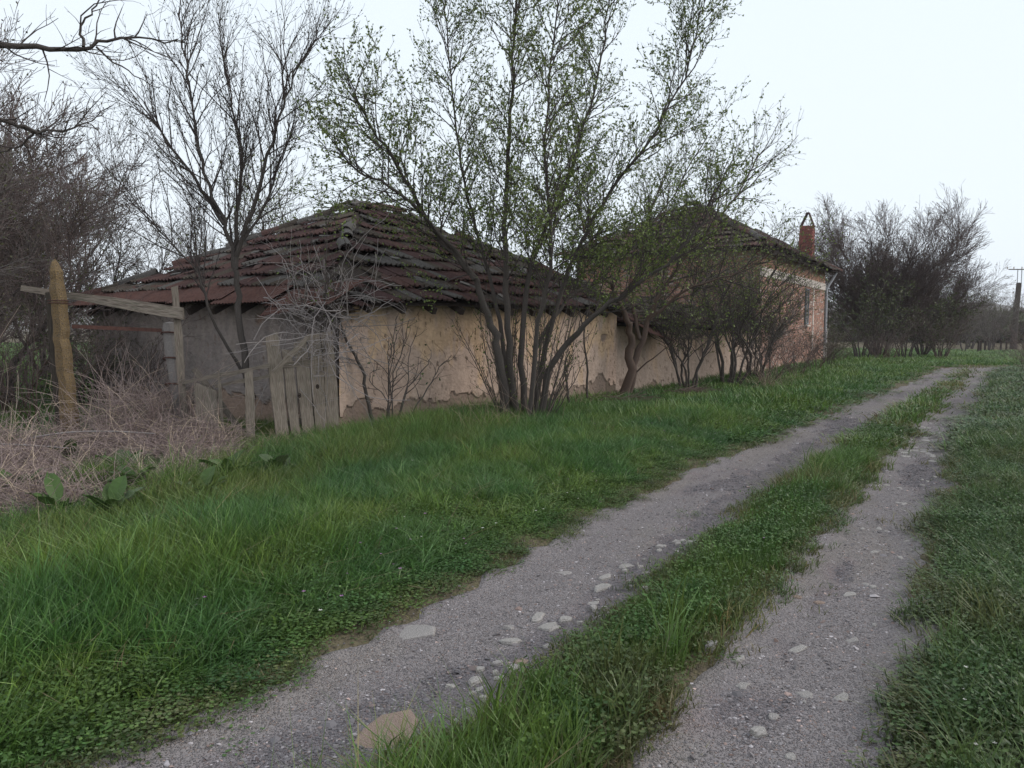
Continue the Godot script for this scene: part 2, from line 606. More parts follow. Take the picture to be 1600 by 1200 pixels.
func make_gravel() -> void:
	rng.seed = 5
	var b := mb(false, true)
	var ico := [Vector3(0, .6, 0), Vector3(0, -.6, 0)]
	for k in 5:
		var a := TAU * k / 5
		ico.append(Vector3(cos(a) * rng.randf_range(.8, 1.1), rng.randf_range(-.1, .35), sin(a) * rng.randf_range(.7, 1.1)))
	for k in 5:
		b.tri(ico[0], ico[2 + (k + 1) % 5], ico[2 + k])
		b.tri(ico[1], ico[2 + k], ico[2 + (k + 1) % 5])
	var P := []
	var C := []
	for k in 110000:
		var t := 1.0 + 15.0 * rng.randf() ** 1.5
		var q := ruts(t)
		var side := 0 if rng.randf() < .56 else 2
		var f := rng.randfn(.05, .55)
		var s: float = q[side] + q[side + 1] * f
		var x := U.x * t + R.x * s
		var z := U.y * t + R.y * s
		var dark := chips(t, s, f)
		if rng.randf() > .2 + dark * .9: continue
		var r := .0035 + .0065 * rng.randf() ** 2.5
		if rng.randf() < .02: r *= rng.randf_range(1.8, 3.2)
		var g := rng.randf_range(.1, .24)
		if rng.randf() < .12: g = rng.randf_range(.3, .5)
		var c := Color(g * 1.02, g * .97, g)
		if rng.randf() < .12: c = Color(g * 1.25, g * .95, g * .85)
		c = c.lerp(Color(.085, .085, .095), dark * .5)
		var bas := Basis(Vector3(rng.randfn(), rng.randfn() * 3., rng.randfn()).normalized(), rng.randf() * TAU).scaled(Vector3(r * rng.randf_range(.8, 1.4), r * .75, r))
		P.append(Transform3D(bas, on(x, z, .013)))
		C.append(c)
	crowd("gravel", b.mesh(), M.pebble, P, C, self, "loose grey gravel lying in the wheel ruts", "gravel")

# ------------------------------------------------------------------ stones
func stone_mesh(l: float, w: float, h: float) -> ArrayMesh:
	var b := mb()
	var m := rng.randi_range(7, 9)
	var ring := [[], [], []]
	for k in m:
		var a := TAU * (k + rng.randf_range(-.3, .3)) / m
		var d := rng.randf_range(.55, 1.15) if l < .24 else rng.randf_range(.82, 1.08)
		var sq := 1.0 / maxf(absf(cos(a)), absf(sin(a))) ** .5
		var p := Vector3(cos(a) * l * .5 * d * sq, 0, sin(a) * w * .5 * d * sq)
		ring[0].append(p + Vector3(0, -.03, 0))
		ring[1].append(p * rng.randf_range(.9, .97) + Vector3(0, h * rng.randf_range(.35, .75), 0))
		ring[2].append(p * rng.randf_range(.66, .86) + Vector3(0, h * rng.randf_range(.85, 1.1), 0))
	var top := Vector3(rng.randfn() * l * .05, h * rng.randf_range(.95, 1.12), rng.randfn() * w * .05)
	for k in m:
		var j := (k + 1) % m
		for e in 2: b.quad(ring[e][j], ring[e][k], ring[e + 1][k], ring[e + 1][j])
		b.tri(top, ring[2][j], ring[2][k])
	return b.mesh()

func stone(x: float, z: float, l: float, w: float, h: float, tone: int, label: String, group := "") -> void:
	var m := stone_mesh(l * 1.1, w * 1.15, h * .62)
	single("stone", m, M["stone%d" % tone], label, "stone", Transform3D(Basis(Vector3.UP, rng.randf_range(.1, 1.3)) * Basis(Vector3.FORWARD, rng.randfn() * .06), on(x, z, .009)), group)

# ------------------------------------------------------------------ woody plants
# P: lens, dens (children per metre), rad, ang, up, wob by level; leaf size, leaves per metre, colours
func curve(pts: Array, steps: int) -> PackedVector3Array:
	var out := PackedVector3Array()
	var m := pts.size()
	for k in m - 1:
		var a: Vector3 = pts[maxi(k - 1, 0)]
		var b: Vector3 = pts[k]
		var c: Vector3 = pts[k + 1]
		var d: Vector3 = pts[mini(k + 2, m - 1)]
		for s in steps:
			out.append(b.cubic_interpolate(c, a, d, float(s) / steps))
	out.append(pts[-1])
	return out

class Plant:
	var wood: MB
	var twig: MB
	var leaf: MB
	var P: Dictionary

func new_plant(P: Dictionary) -> Plant:
	var t := Plant.new()
	t.wood = mb(true)
	t.twig = mb(true)
	t.leaf = mb(false, true)
	t.P = P
	return t

func limb(t: Plant, pts: Array, r0: float, r1: float, from := .25) -> void:
	var c := curve(pts, 5)
	for k in range(1, c.size()):
		c[k] += Vector3(rng.randfn(), rng.randfn(), rng.randfn()) * (r0 * .2 + .006)
	t.wood.tube(c, r0, r1, 8 if r0 > .03 else 6, Color.WHITE, true)
	spawn(t, c, r0, r1, 0, from)

func branch(t: Plant, at: Vector3, dir: Vector3, len: float, r: float, lvl: int) -> void:
	var n := 4 if lvl < 2 else 3
	var pts := PackedVector3Array([at])
	var d := dir
	var w: float = t.P.wob
	for k in n:
		d = (d + Vector3(rng.randfn() * w, rng.randfn() * w + t.P.up[lvl], rng.randfn() * w)).normalized()
		at += d * len / n
		pts.append(at)
	var r1 := maxf(r * .35, .0016 * t.P.thick)
	t.twig.tube(pts, r, r1, 4 if lvl == 1 else 3)
	spawn(t, pts, r, r1, lvl, .12)

func spawn(t: Plant, pts: PackedVector3Array, r0: float, r1: float, lvl: int, from: float) -> void:
	var P := t.P
	var m := pts.size() - 1
	var total := 0.0
	for k in m: total += pts[k].distance_to(pts[k + 1])
	if lvl < P.lens.size():
		var count := int(total * P.dens[lvl] + rng.randf())
		for k in count:
			var f := lerpf(from, 1.0, (k + rng.randf()) / count)
			var g := minf(f * m, m - .001)
			var j := int(g)
			var at := pts[j].lerp(pts[j + 1], g - j)
			var d := (pts[j + 1] - pts[j]).normalized()
			var side := d.cross(Vector3(rng.randfn(), rng.randfn(), rng.randfn())).normalized()
			var ang: float = P.ang * rng.randf_range(.65, 1.25)
			var nd := d * cos(ang) + side * sin(ang)
			var len: float = P.lens[lvl] * rng.randf_range(.5, 1.25) * (1.15 - .55 * f)
			var r: float = minf(lerpf(r0, r1, f) * .7, P.rad[lvl])
			branch(t, at, nd, len, r, lvl + 1)
	if P.leaves > 0 and lvl >= P.lens.size() - 1 and lvl > 0:
		var count := int(total * P.leaves * (1.0 if lvl == P.lens.size() else .4) + rng.randf())
		for k in count:
			var f := rng.randf_range(.15, 1.02) * m
			var j := mini(int(f), m - 1)
			put_leaf(t.leaf, pts[j].lerp(pts[j + 1], f - j), (pts[j + 1] - pts[j]).normalized(), P.leaf * rng.randf_range(.55, 1.3), P.ca.lerp(P.cb, rng.randf()))

func put_leaf(b: MB, at: Vector3, along: Vector3, l: float, c: Color) -> void:
	var d := (along * .7 + Vector3(rng.randfn(), rng.randfn() + .3, rng.randfn()) * .8).normalized()
	var s := d.cross(Vector3(rng.randfn(), rng.randfn(), rng.randfn())).normalized() * l * .27
	var m := at + d * l * .5
	var g := rng.randf_range(.75, 1.25)
	b.quad(at, m + s, at + d * l, m - s, Color(c.r * g, c.g * g, c.b * g))

func plant_parts(t: Plant, o: Node3D, bark: Material, twigs: Material) -> void:
	var inv := o.transform.affine_inverse()
	for b in [t.wood, t.twig, t.leaf]:
		for k in b.v.size(): b.v[k] = inv * b.v[k]
	if t.wood.v.size(): part("trunk", t.wood.mesh(), bark, o)
	var cr: Node3D = part("crown", t.twig.mesh(), twigs, o)
	if t.leaf.v.size(): part("foliage", t.leaf.mesh(), M.leaf, cr)

func stems(t: Plant, count: int, spread: float, h: float, r: float, lean: float) -> void:
	# several stems rising from one stool, in the plant's own axes
	for k in count:
		var a := TAU * (k + rng.randf_range(-.35, .35)) / count
		var o := Vector3(cos(a), 0, sin(a))
		var hh := h * rng.randf_range(.7, 1.0)
		var pts := [o * spread * .25 + Vector3(0, -.08, 0)]
		for s in range(1, 6):
			var f := s / 5.0
			pts.append(o * (spread * .25 + lean * f ** 1.3 * rng.randf_range(.75, 1.2)) + Vector3(rng.randfn() * .07 * h * .3, hh * f, rng.randfn() * .07 * h * .3))
		limb(t, pts, r * rng.randf_range(.7, 1.1), r * .15, .22)

func copy(o: Node3D, called: String, label: String, at: Vector3, turn: float, size: float, group := "") -> Node3D:
	var c: Node3D = o.duplicate()
	c.name = numbered(called)
	add_child(c)
	c.position = at
	c.rotation.y = turn
	c.scale = Vector3.ONE * size
	c.set_meta("label", label)
	if group: c.set_meta("group", group)
	return c

func make_trees() -> void:
	# the big many-stemmed tree in front of the shed wall
	rng.seed = 101
	var t := new_plant({"lens": [1.3, .62, .27], "dens": [7.4, 7.2, 7.], "rad": [.011, .005, .0027], "ang": .68, "up": [0, .07, .09, .08], "wob": .15, "thick": 1.15, "leaves": 30., "leaf": .044, "ca": Color(.17, .22, .06), "cb": Color(.095, .14, .042)})
	for q in [
		[[Vector3(-0.1, -.08, -11.8), Vector3(-0.18, 1.11, -11.7), Vector3(-0.4, 1.89, -11.6), Vector3(-0.59, 2.36, -11.5), Vector3(-1.09, 2.9, -11.3), Vector3(-1.52, 3.69, -11.1), Vector3(-1.94, 4.35, -10.9), Vector3(-2.16, 4.82, -10.8)], 0.08, 0.012, .42],
		[[Vector3(-0.56, 2.3, -11.5), Vector3(-0.86, 2.72, -11.3), Vector3(-1.58, 3.46, -10.8), Vector3(-2.07, 3.68, -10.6), Vector3(-2.33, 3.97, -10.4)], 0.04, 0.008, .3],
		[[Vector3(0.09, -.08, -12), Vector3(-0.04, 1.1, -12), Vector3(-0.1, 2.4, -12.1), Vector3(-0.11, 3.7, -12.2), Vector3(-0.01, 5.19, -12.3), Vector3(0.06, 6.45, -12.3), Vector3(0.09, 7.4, -12.3)], 0.07, 0.012, .3],
		[[Vector3(0.23, -.08, -12.1), Vector3(0.17, 1.3, -12.2), Vector3(0.3, 2.52, -12.4), Vector3(0.77, 3.66, -12.6), Vector3(1.19, 4.9, -12.7), Vector3(1.5, 6.24, -12.8), Vector3(1.65, 7.48, -12.9)], 0.06, 0.01, .3],
		[[Vector3(0.4, -.08, -12), Vector3(0.58, 0.91, -11.9), Vector3(1.1, 1.65, -11.7), Vector3(1.73, 2.12, -11.4), Vector3(2.35, 2.6, -11.3), Vector3(2.75, 3.1, -11.3), Vector3(2.95, 3.6, -11.3)], 0.065, 0.01, .3],
		[[Vector3(0.33, -.08, -12.2), Vector3(0.54, 1.29, -12.3), Vector3(0.92, 2.52, -12.4), Vector3(1.42, 3.53, -12.4), Vector3(2.15, 4.5, -12.3), Vector3(2.68, 5.48, -12.3), Vector3(2.91, 6.45, -12.3)], 0.055, 0.01, .25],
		[[Vector3(-0.01, -.08, -12.2), Vector3(-0.21, 1.7, -12.4), Vector3(-0.53, 2.96, -12.7), Vector3(-0.85, 4.23, -12.9), Vector3(-1, 5.7, -13), Vector3(-1.08, 6.93, -13)], 0.045, 0.009, .3],
		[[Vector3(0.25, -.08, -11.7), Vector3(0.4, 1.69, -11.3), Vector3(0.57, 2.6, -11), Vector3(0.46, 3.89, -10.8), Vector3(0.53, 5.15, -10.7), Vector3(0.61, 6.27, -10.6)], 0.045, 0.009, .25],
		[[Vector3(0.35, 1.2, -12.2), Vector3(0.88, 2.02, -12.6), Vector3(1.56, 2.46, -13), Vector3(2.59, 3.58, -13.4), Vector3(3.39, 4.92, -13.6)], 0.035, 0.008, .2]]:
		limb(t, q[0], q[1], q[2], q[3])
	# thin leafy suckers round the stool
	var main := t.P
	t.P = {"lens": [.4, .16], "dens": [5., 4.], "rad": [.005, .003], "ang": .6, "up": [0, .1, .1], "wob": .15, "thick": 1.1, "leaves": 11., "leaf": .04, "ca": Color(.11, .15, .035), "cb": Color(.06, .1, .028)}
	for k in 38:
		var a := rng.randf() * TAU
		var p := Vector3(.19 + cos(a) * .3, -.05, -12 + sin(a) * .28)
		var top := p + Vector3(cos(a) * .55 + rng.randfn() * .25, rng.randf_range(1.0, 3.4), sin(a) * .3)
		limb(t, [p, p.lerp(top, .5) + Vector3(rng.randfn() * .06, 0, 0), top], .011, .003, .3)
	t.P = main
	var o := thing("leafy_tree", "large many-stemmed tree in young leaf in front of the shed's tan wall", "tree", Vector3(0.16, -.02, -12))
	plant_parts(t, o, M.bark, M.twig)
	# slender budding tree behind the broken fence
	rng.seed = 102
	t = new_plant({"lens": [1.35, .62, .26], "dens": [7.6, 6.6, 6.], "rad": [.01, .005, .0028], "ang": .52, "up": [0, .15, .12, .08], "wob": .19, "thick": 1.0, "leaves": 7., "leaf": .03, "ca": Color(.07, .085, .035), "cb": Color(.05, .05, .03)})
	for q in [
		[[Vector3(-3.58, -.1, -10.6), Vector3(-3.65, 0.81, -10.6), Vector3(-3.8, 1.87, -10.7), Vector3(-3.84, 2.57, -10.7), Vector3(-4.04, 3.18, -10.7), Vector3(-4.24, 4.02, -10.6), Vector3(-4.34, 4.94, -10.6), Vector3(-4.45, 5.78, -10.6)], 0.06, 0.008, .4],
		[[Vector3(-3.82, 2.39, -10.7), Vector3(-3.8, 3.19, -10.8), Vector3(-3.76, 4, -10.9), Vector3(-3.9, 4.78, -10.9), Vector3(-4.01, 5.47, -10.9)], 0.035, 0.006, .2],
		[[Vector3(-3.8, 2.57, -10.7), Vector3(-3.48, 3.34, -10.6), Vector3(-3.17, 4.25, -10.5), Vector3(-2.87, 4.88, -10.4), Vector3(-2.5, 5.42, -10.3)], 0.035, 0.006, .2],
		[[Vector3(-3.96, 3, -10.7), Vector3(-4.51, 3.8, -10.8), Vector3(-4.97, 4.43, -10.9), Vector3(-5.4, 4.98, -11)], 0.028, 0.005, .2],
		[[Vector3(-3.83, 2.66, -10.7), Vector3(-3.53, 3.22, -11), Vector3(-3.3, 3.97, -11.2), Vector3(-3.03, 4.72, -11.3)], 0.025, 0.005, .2],
		[[Vector3(-3.66, .9, -10.6), Vector3(-4.0, 1.6, -10.4), Vector3(-4.2, 2.3, -10.3), Vector3(-4.75, 3.0, -10.2), Vector3(-5.3, 3.7, -10.2)], 0.025, 0.005, .3]]:
		limb(t, q[0], q[1], q[2], q[3])
	o = thing("budding_tree", "slender budding tree rising behind the broken fence, before the tiled roof", "tree", Vector3(-3.6, 0, -10.6))
	plant_parts(t, o, M.bark, M.twig)
	# reddish forked tree before the low annex
	rng.seed = 103
	t = new_plant({"lens": [1.7, .8, .34], "dens": [5.2, 5.2, 5.4], "rad": [.016, .007, .0038], "ang": .65, "up": [0, .08, .08, .06], "wob": .14, "thick": 1.4, "leaves": 7.5, "leaf": .055, "ca": Color(.17, .215, .06), "cb": Color(.1, .145, .045)})
	for q in [
		[[Vector3(2.39, -.1, -16.3), Vector3(2.51, 0.92, -16.3), Vector3(2.47, 1.6, -16.3), Vector3(2.22, 2.14, -16.2), Vector3(1.72, 3.05, -16), Vector3(1.3, 4.06, -15.8)], 0.115, 0.02, .5],
		[[Vector3(2.48, -.1, -16.42), Vector3(2.6, 0.78, -16.4), Vector3(2.86, 1.53, -16.4), Vector3(3.11, 2.27, -16.3), Vector3(3.74, 3.2, -16.2), Vector3(4.47, 4.09, -16), Vector3(5, 5.1, -15.9)], 0.09, 0.012, .4],
		[[Vector3(2.73, 1.33, -16.4), Vector3(2.61, 2.15, -16.6), Vector3(2.77, 3.12, -16.8), Vector3(3.07, 4.25, -17), Vector3(3.52, 5.25, -17.2)], 0.05, 0.01, .3],
		[[Vector3(2.53, 0.51, -16.4), Vector3(2.97, 0.93, -16.2), Vector3(3.49, 1.36, -16)], 0.022, 0.008, .99],
		[[Vector3(2.93, 1.74, -16.4), Vector3(3.62, 2.34, -16.2), Vector3(4.5, 2.66, -16), Vector3(5.22, 3.03, -15.8)], 0.04, 0.008, .2]]:
		limb(t, q[0], q[1], q[2], q[3])
	o = thing("forked_tree", "reddish-barked forked tree before the low annex wall", "tree", Vector3(2.45, 0, -16.35))
	plant_parts(t, o, M.bark_red, M.twig)
	# tree beyond the left edge whose boughs reach into the picture
	rng.seed = 104
	t = new_plant({"lens": [.5, .28, .12], "dens": [5.5, 5., 5.], "rad": [.008, .004, .002], "ang": .75, "up": [0, .05, .05, .05], "wob": .2, "thick": .8, "leaves": 0., "leaf": .03, "ca": Color.WHITE, "cb": Color.WHITE})
	for q in [
		[[Vector3(-6.49, -.12, -6.2), Vector3(-6.37, 1.14, -6.2), Vector3(-6.26, 2.67, -6.2), Vector3(-6.18, 3.65, -6.2), Vector3(-6.07, 5.09, -6.2), Vector3(-6.2, 6.4, -6.3)], .11, .03, .5],
		[[Vector3(-6.24, 3.2, -6.2), Vector3(-5.18, 3.75, -6.4), Vector3(-4.27, 3.92, -6.6), Vector3(-3.69, 3.95, -6.7), Vector3(-3.3, 4.07, -6.8), Vector3(-2.85, 4.06, -6.9)], 0.05, 0.005, .3],
		[[Vector3(-3.63, 3.96, -6.7), Vector3(-3.64, 4.14, -6.7), Vector3(-3.51, 4.29, -6.7), Vector3(-3.4, 4.55, -6.7)], 0.014, 0.004, .2],
		[[Vector3(-6.26, 2.9, -6.2), Vector3(-5.02, 3.45, -6.5), Vector3(-4.37, 3.35, -6.7), Vector3(-4.1, 3.29, -6.8), Vector3(-3.8, 3.33, -6.9), Vector3(-3.62, 3.5, -7)], 0.035, 0.004, .3],
		[[Vector3(-4.1, 3.29, -6.8), Vector3(-4.34, 3.18, -6.9), Vector3(-4.58, 3.15, -7), Vector3(-4.81, 3.08, -7)], 0.012, 0.004, .2],
		[[Vector3(-3.52, 3.96, -6.7), Vector3(-3.36, 3.83, -6.9), Vector3(-3.17, 3.73, -7.1)], 0.01, 0.003, .2]]:
		limb(t, q[0], q[1], q[2], q[3])
	o = thing("overhanging_tree", "tree whose two dark leafless boughs reach in at the upper left edge", "tree", Vector3(-6.49, 0, -6.2))
	plant_parts(t, o, M.bark, M.twig)
	print("near trees ", Time.get_ticks_msec())
	# kinds that are repeated; each is built at the origin and moved to its first place
	var kinds := {}
	var spec := [
		["bare", 105, 5, .5, 6.2, .055, 2.2, {"lens": [1.7, .8, .36], "dens": [5., 5.2, 5.], "rad": [.02, .009, .0055], "ang": .55, "up": [0, .08, .08, .06], "wob": .15, "thick": 2.6, "leaves": 2.4, "leaf": .06, "ca": Color(.1, .085, .05), "cb": Color(.06, .07, .035)}, "bark", "twig_red"],
		["bare2", 106, 4, .4, 5.4, .06, 1.7, {"lens": [1.6, .8, .38], "dens": [5., 5.2, 5.], "rad": [.02, .009, .0055], "ang": .62, "up": [0, .06, .05, .03], "wob": .17, "thick": 2.6, "leaves": 4.5, "leaf": .06, "ca": Color(.09, .11, .04), "cb": Color(.08, .07, .045)}, "bark", "twig_grey"],
		["leafy", 107, 7, .5, 4.2, .04, 1.4, {"lens": [1.25, .65, .32], "dens": [4.8, 5.0, 5.0], "rad": [.013, .007, .0042], "ang": .65, "up": [0, .06, .06, .05], "wob": .16, "thick": 1.7, "leaves": 7.5, "leaf": .055, "ca": Color(.16, .2, .06), "cb": Color(.1, .14, .045)}, "bark", "twig"],
		["dark", 108, 9, .7, 3.0, .03, 1.5, {"lens": [.9, .5, .25], "dens": [4.2, 4.6, 4.6], "rad": [.012, .007, .005], "ang": .75, "up": [0, .02, .02, .0], "wob": .18, "thick": 2.2, "leaves": 17., "leaf": .08, "ca": Color(.085, .105, .042), "cb": Color(.055, .075, .032)}, "bark", "twig"],
		["brush", 109, 12, .5, 1.9, .014, 1.1, {"lens": [.7, .38, .2], "dens": [5.2, 5.0, 3.5], "rad": [.008, .005, .003], "ang": .6, "up": [0, .03, .02, .0], "wob": .2, "thick": 1.7, "leaves": 1.5, "leaf": .04, "ca": Color(.1, .1, .05), "cb": Color(.07, .07, .04)}, "bark_red", "twig_red"],
		["spread", 110, 19, .8, 7.2, .055, 4.0, {"lens": [2.2, 1.1, .52], "dens": [4.6, 4.8, 4.8], "rad": [.026, .013, .008], "ang": .5, "up": [0, .05, .06, .05], "wob": .14, "thick": 4.0, "leaves": 1.0, "leaf": .08, "ca": Color(.1, .08, .05), "cb": Color(.07, .07, .04)}, "bark", "twig_red"]]
	for s in spec:
		rng.seed = s[1]
		t = new_plant(s[7])
		stems(t, s[2], s[3], s[4], s[5], s[6])
		var root := Node3D.new()
		tag(root, "", {"bare": "tree", "bare2": "tree", "leafy": "tree", "dark": "shrub", "brush": "shrub", "spread": "tree"}[s[0]])
		plant_parts(t, root, M[s[8]], M[s[9]])
		kinds[s[0]] = root
	print("kinds ", Time.get_ticks_msec())
	rng.seed = 7
	var list := [
		# kind, name, x, z, size, label, group
		["bare", "bare_tree", -9.6, -14.6, .85, "bare reddish tree standing left of the tiled shed roof, nearest of its thicket", ""],
		["bare2", "bare_tree", -8.9, -11.4, .78, "greyish bare tree just above and behind the lichened gatepost", ""],
		["bare", "bare_tree", -11.4, -13.2, 1.0, "tall bare tree at the left edge of the picture behind the gatepost", ""],
		["spread", "bare_tree", -14.8, -18.5, .95, "bare tree in the thicket behind the left gateway", "trees of the left thicket"],
		["bare2", "bare_tree", -12.2, -17.5, .9, "bare tree in the thicket behind the left gateway", "trees of the left thicket"],
		["bare", "bare_tree", -14.0, -23.0, 1.0, "bare tree in the thicket behind the left gateway", "trees of the left thicket"],
		["bare2", "bare_tree", -18.5, -22.5, 1.1, "bare tree in the thicket behind the left gateway", "trees of the left thicket"],
		["spread", "bare_tree", -19.5, -28.0, 1.0, "bare tree in the thicket behind the left gateway", "trees of the left thicket"],
		["bare2", "bare_tree", -10.6, -21.0, .9, "bare tree in the thicket behind the left gateway", "trees of the left thicket"],
		["bare", "bare_tree", -8.6, -22.5, .8, "slim tree whose twigs show over the left slope of the shed roof", ""],
		["leafy", "leafy_tree", -5.3, -20.5, 1.35, "leafy tree behind the shed showing above the roof peak", ""],
		["leafy", "leafy_tree", -7.2, -21.5, 1.1, "small leafy tree behind the shed, left of the roof peak", ""],
		["dark", "green_shrub", -10.4, -13.6, .62, "low green shrub in the yard behind the left gateway", ""],
		["dark", "green_shrub", -13.0, -16.0, .9, "dark green shrub at the foot of the left thicket", ""],
		["dark", "green_shrub", -9.2, -17.2, .8, "dark green shrub beside the far end of the shed's grey wall", ""],
		["brush", "bare_shrub", -6.9, -11.2, .95, "grey twiggy brush in the yard just left of the lichened gatepost", ""],
		["brush", "bare_shrub", -8.3, -12.6, 1.2, "twiggy brush in the yard seen through the left of the gateway", ""],
		["brush", "bare_shrub", -6.3, -12.8, 1.0, "twiggy brush by the grey wall seen through the gateway", ""],
		["brush", "bare_shrub", -9.9, -11.8, 1.4, "tall twiggy brush at the left edge behind the dead stalks", ""],
		["brush", "bare_shrub", -11.5, -15.0, 1.8, "tallest twiggy brush deep in the left thicket", ""],
		["dark", "green_shrub", -7.6, -13.6, .55, "dark low bush close to the grey wall's far end", ""],
		["dark", "green_shrub", -8.6, -10.8, .42, "dark low bush at the left edge behind the gatepost", ""],
		["bare", "bare_tree", -12.9, -14.6, 1.15, "tallest bare tree at the left edge, crown reaching above the beam", ""],
		["leafy", "leafy_tree", 4.05, -17.6, .85, "thin leafy tree at the annex wall right of the forked tree", ""],
		["leafy", "leafy_tree", 5.35, -18.9, 1.08, "leafy many-stemmed tree hiding the annex end, second right of the forked tree", ""],
		["leafy", "leafy_tree", 6.75, -21.3, .9, "leafy tree standing before the brick house's near end", ""],
		["bare2", "bare_tree", 6.6, -20.2, .52, "small bare tree between the two leafy trees before the house", ""],
		["brush", "bare_shrub", 6.3, -18.9, .75, "reddish twiggy brush at the foot of the leafy trees before the annex end", ""],
		["brush", "bare_shrub", 8.3, -22.4, .8, "reddish twiggy brush against the lower brick wall", ""],
		["brush", "bare_shrub", 10.2, -25.8, .8, "twiggy brush before the middle of the brick wall", ""],
		["dark", "green_shrub", 11.9, -28.9, .52, "small green bush below the plaster strip on the brick wall", ""],
		["brush", "bare_shrub", 13.2, -31.0, .6, "twiggy brush below the house's far corner", ""],
		["brush", "bare_shrub", 16.6, -34.6, .7, "twiggy brush right of the house beside the bend", ""],
		["spread", "bare_tree", 20.3, -42.6, 1.03, "big spreading leafless tree right of the brick house", ""],
		["spread", "bare_tree", 24.6, -46.0, .72, "smaller leafless tree leaning out right of the big spreading one", ""],
		["dark", "green_shrub", 17.4, -38.2, 1.35, "dark green bush right behind the downpipe of the house", ""],
		["dark", "green_shrub", 20.2, -39.5, 1.2, "dark green bush under the big spreading leafless tree", ""],
		["dark", "green_shrub", 23.4, -42.0, 1.1, "green bush at the right foot of the big spreading tree", ""],
		["brush", "bare_shrub", 18.4, -37.4, 1.1, "brown brush beside the track's bend under the dark bushes", ""],
		["brush", "bare_shrub", 21.6, -38.6, 1.3, "brown brush beyond the bend under the spreading tree", ""],
		["brush", "bare_shrub", 10.4, -14.6, .8, "greyish twiggy shrub at the right edge of the picture beside the track", ""],
		["brush", "bare_shrub", 13.2, -18.6, .9, "greyish twiggy shrub at the right edge, farther along the track", ""],
		["bare2", "bare_tree", 41.0, -66.0, .95, "far bare tree left of the power pole", "far trees by the power pole"],
		["leafy", "leafy_tree", 46.5, -78.0, 1.45, "far pale leafy tree left of the power pole", "far leafy trees by the power pole"],
		["leafy", "leafy_tree", 50.0, -84.0, 1.5, "far pale leafy tree left of the power pole", "far leafy trees by the power pole"],
		["bare2", "bare_tree", 45.0, -72.0, .95, "far bare tree left of the power pole", "far trees by the power pole"],
		["bare", "bare_tree", 59.0, -86.0, .9, "far bare tree right behind the power pole", ""],
		["bare2", "bare_tree", 36.5, -62.0, .85, "bare tree far beyond the bend, next to the spreading tree", ""],
		["dark", "green_shrub", 57.0, -92.0, 1.3, "far dark shrub close by the foot of the power pole", ""],
		["dark", "green_shrub", 43.5, -80.0, 1.2, "far dark shrub in the gap left of the power pole", ""],
		["bare", "bare_tree", 55.0, -95.0, .9, "hazy bare tree farthest off, behind the far shrubs", ""]]
	for q in list:
		copy(kinds[q[0]], q[1], q[5], on(q[2], q[3], -.03), rng.randf() * TAU, q[4], q[6])
	for k in kinds: kinds[k].free()

# ------------------------------------------------------------------ buildings
func wall_sheet(l: float, h: float, sx: float, sy: float, seed_: int, tan_: Color, low: Color, bare_low: float) -> ArrayMesh:
	# a rendered mud wall, local x along, y up, facing +z: patches of fallen plaster, gouges, cracks
	var b := mb(false, true)
	var nx := int(l / sx)
	var ny := int(h / sy)
	var q := FastNoiseLite.new()
	q.seed = seed_
	q.frequency = 1.0
	q.fractal_octaves = 3
	for j in ny + 1:
		var y := h * j / ny - .12
		for k in nx + 1:
			var x := l * k / nx
			# ragged edge of the plaster above the ground
			var edge := bare_low + .16 * q.get_noise_2d(x * .9, 5.0) + .14 * q.get_noise_2d(x * 3.1, 15.0)
			var e := y - edge + .22 * q.get_noise_2d(x * 2.2, y * 2.6 + 30.)
			var hole := q.get_noise_2d(x * .8 + 60., y * 1.1) - .56
			var on_ := smoothstep(-.012, .012, minf(e, -hole * .3))
			var d := .028 * on_ + .02 * q.get_noise_2d(x * .5, y * .5) + .008 * q.get_noise_2d(x * 2., y * 2.)
			# short upright gouges in the render
			var g := smoothstep(.42, .62, q.get_noise_2d(x * 13., y * 3.6 + 80.)) * smoothstep(-.3, .25, q.get_noise_2d(x * .7, y * .7 + 40.))
			d -= .02 * g * on_
			var crack := absf(q.get_noise_2d(x * .55 + 20., y * .3 + 7.))
			if crack < .006: d -= .012
			d -= .01 * (1. - on_) * absf(q.get_noise_2d(x * 8., y * 8.))
			b.v.append(Vector3(x, y, d))
			var wash := smoothstep(-.12, .2, q.get_noise_2d(x * 1.3, y * .8 + 90.) * .6 + q.get_noise_2d(x * 6., y * .9) * .25 + (y - h * .62) * .5)
			var c := low.lerp(tan_, wash)
			var f := 1.0 + .18 * q.get_noise_2d(x * 5., y * 2.5 + 10.)
			c = Color(c.r * f, c.g * f, c.b * f)
			c = Color(.27, .215, .18).lerp(c, on_)
			if g * on_ > .3: c = c.lerp(Color(.17, .125, .095), .65)
			b.c.append(c)
	for j in ny:
		for k in nx:
			var a := j * (nx + 1) + k
			b.i.append(a); b.i.append(a + nx + 1); b.i.append(a + 1)
			b.i.append(a + 1); b.i.append(a + nx + 1); b.i.append(a + nx + 2)
	return b.mesh()

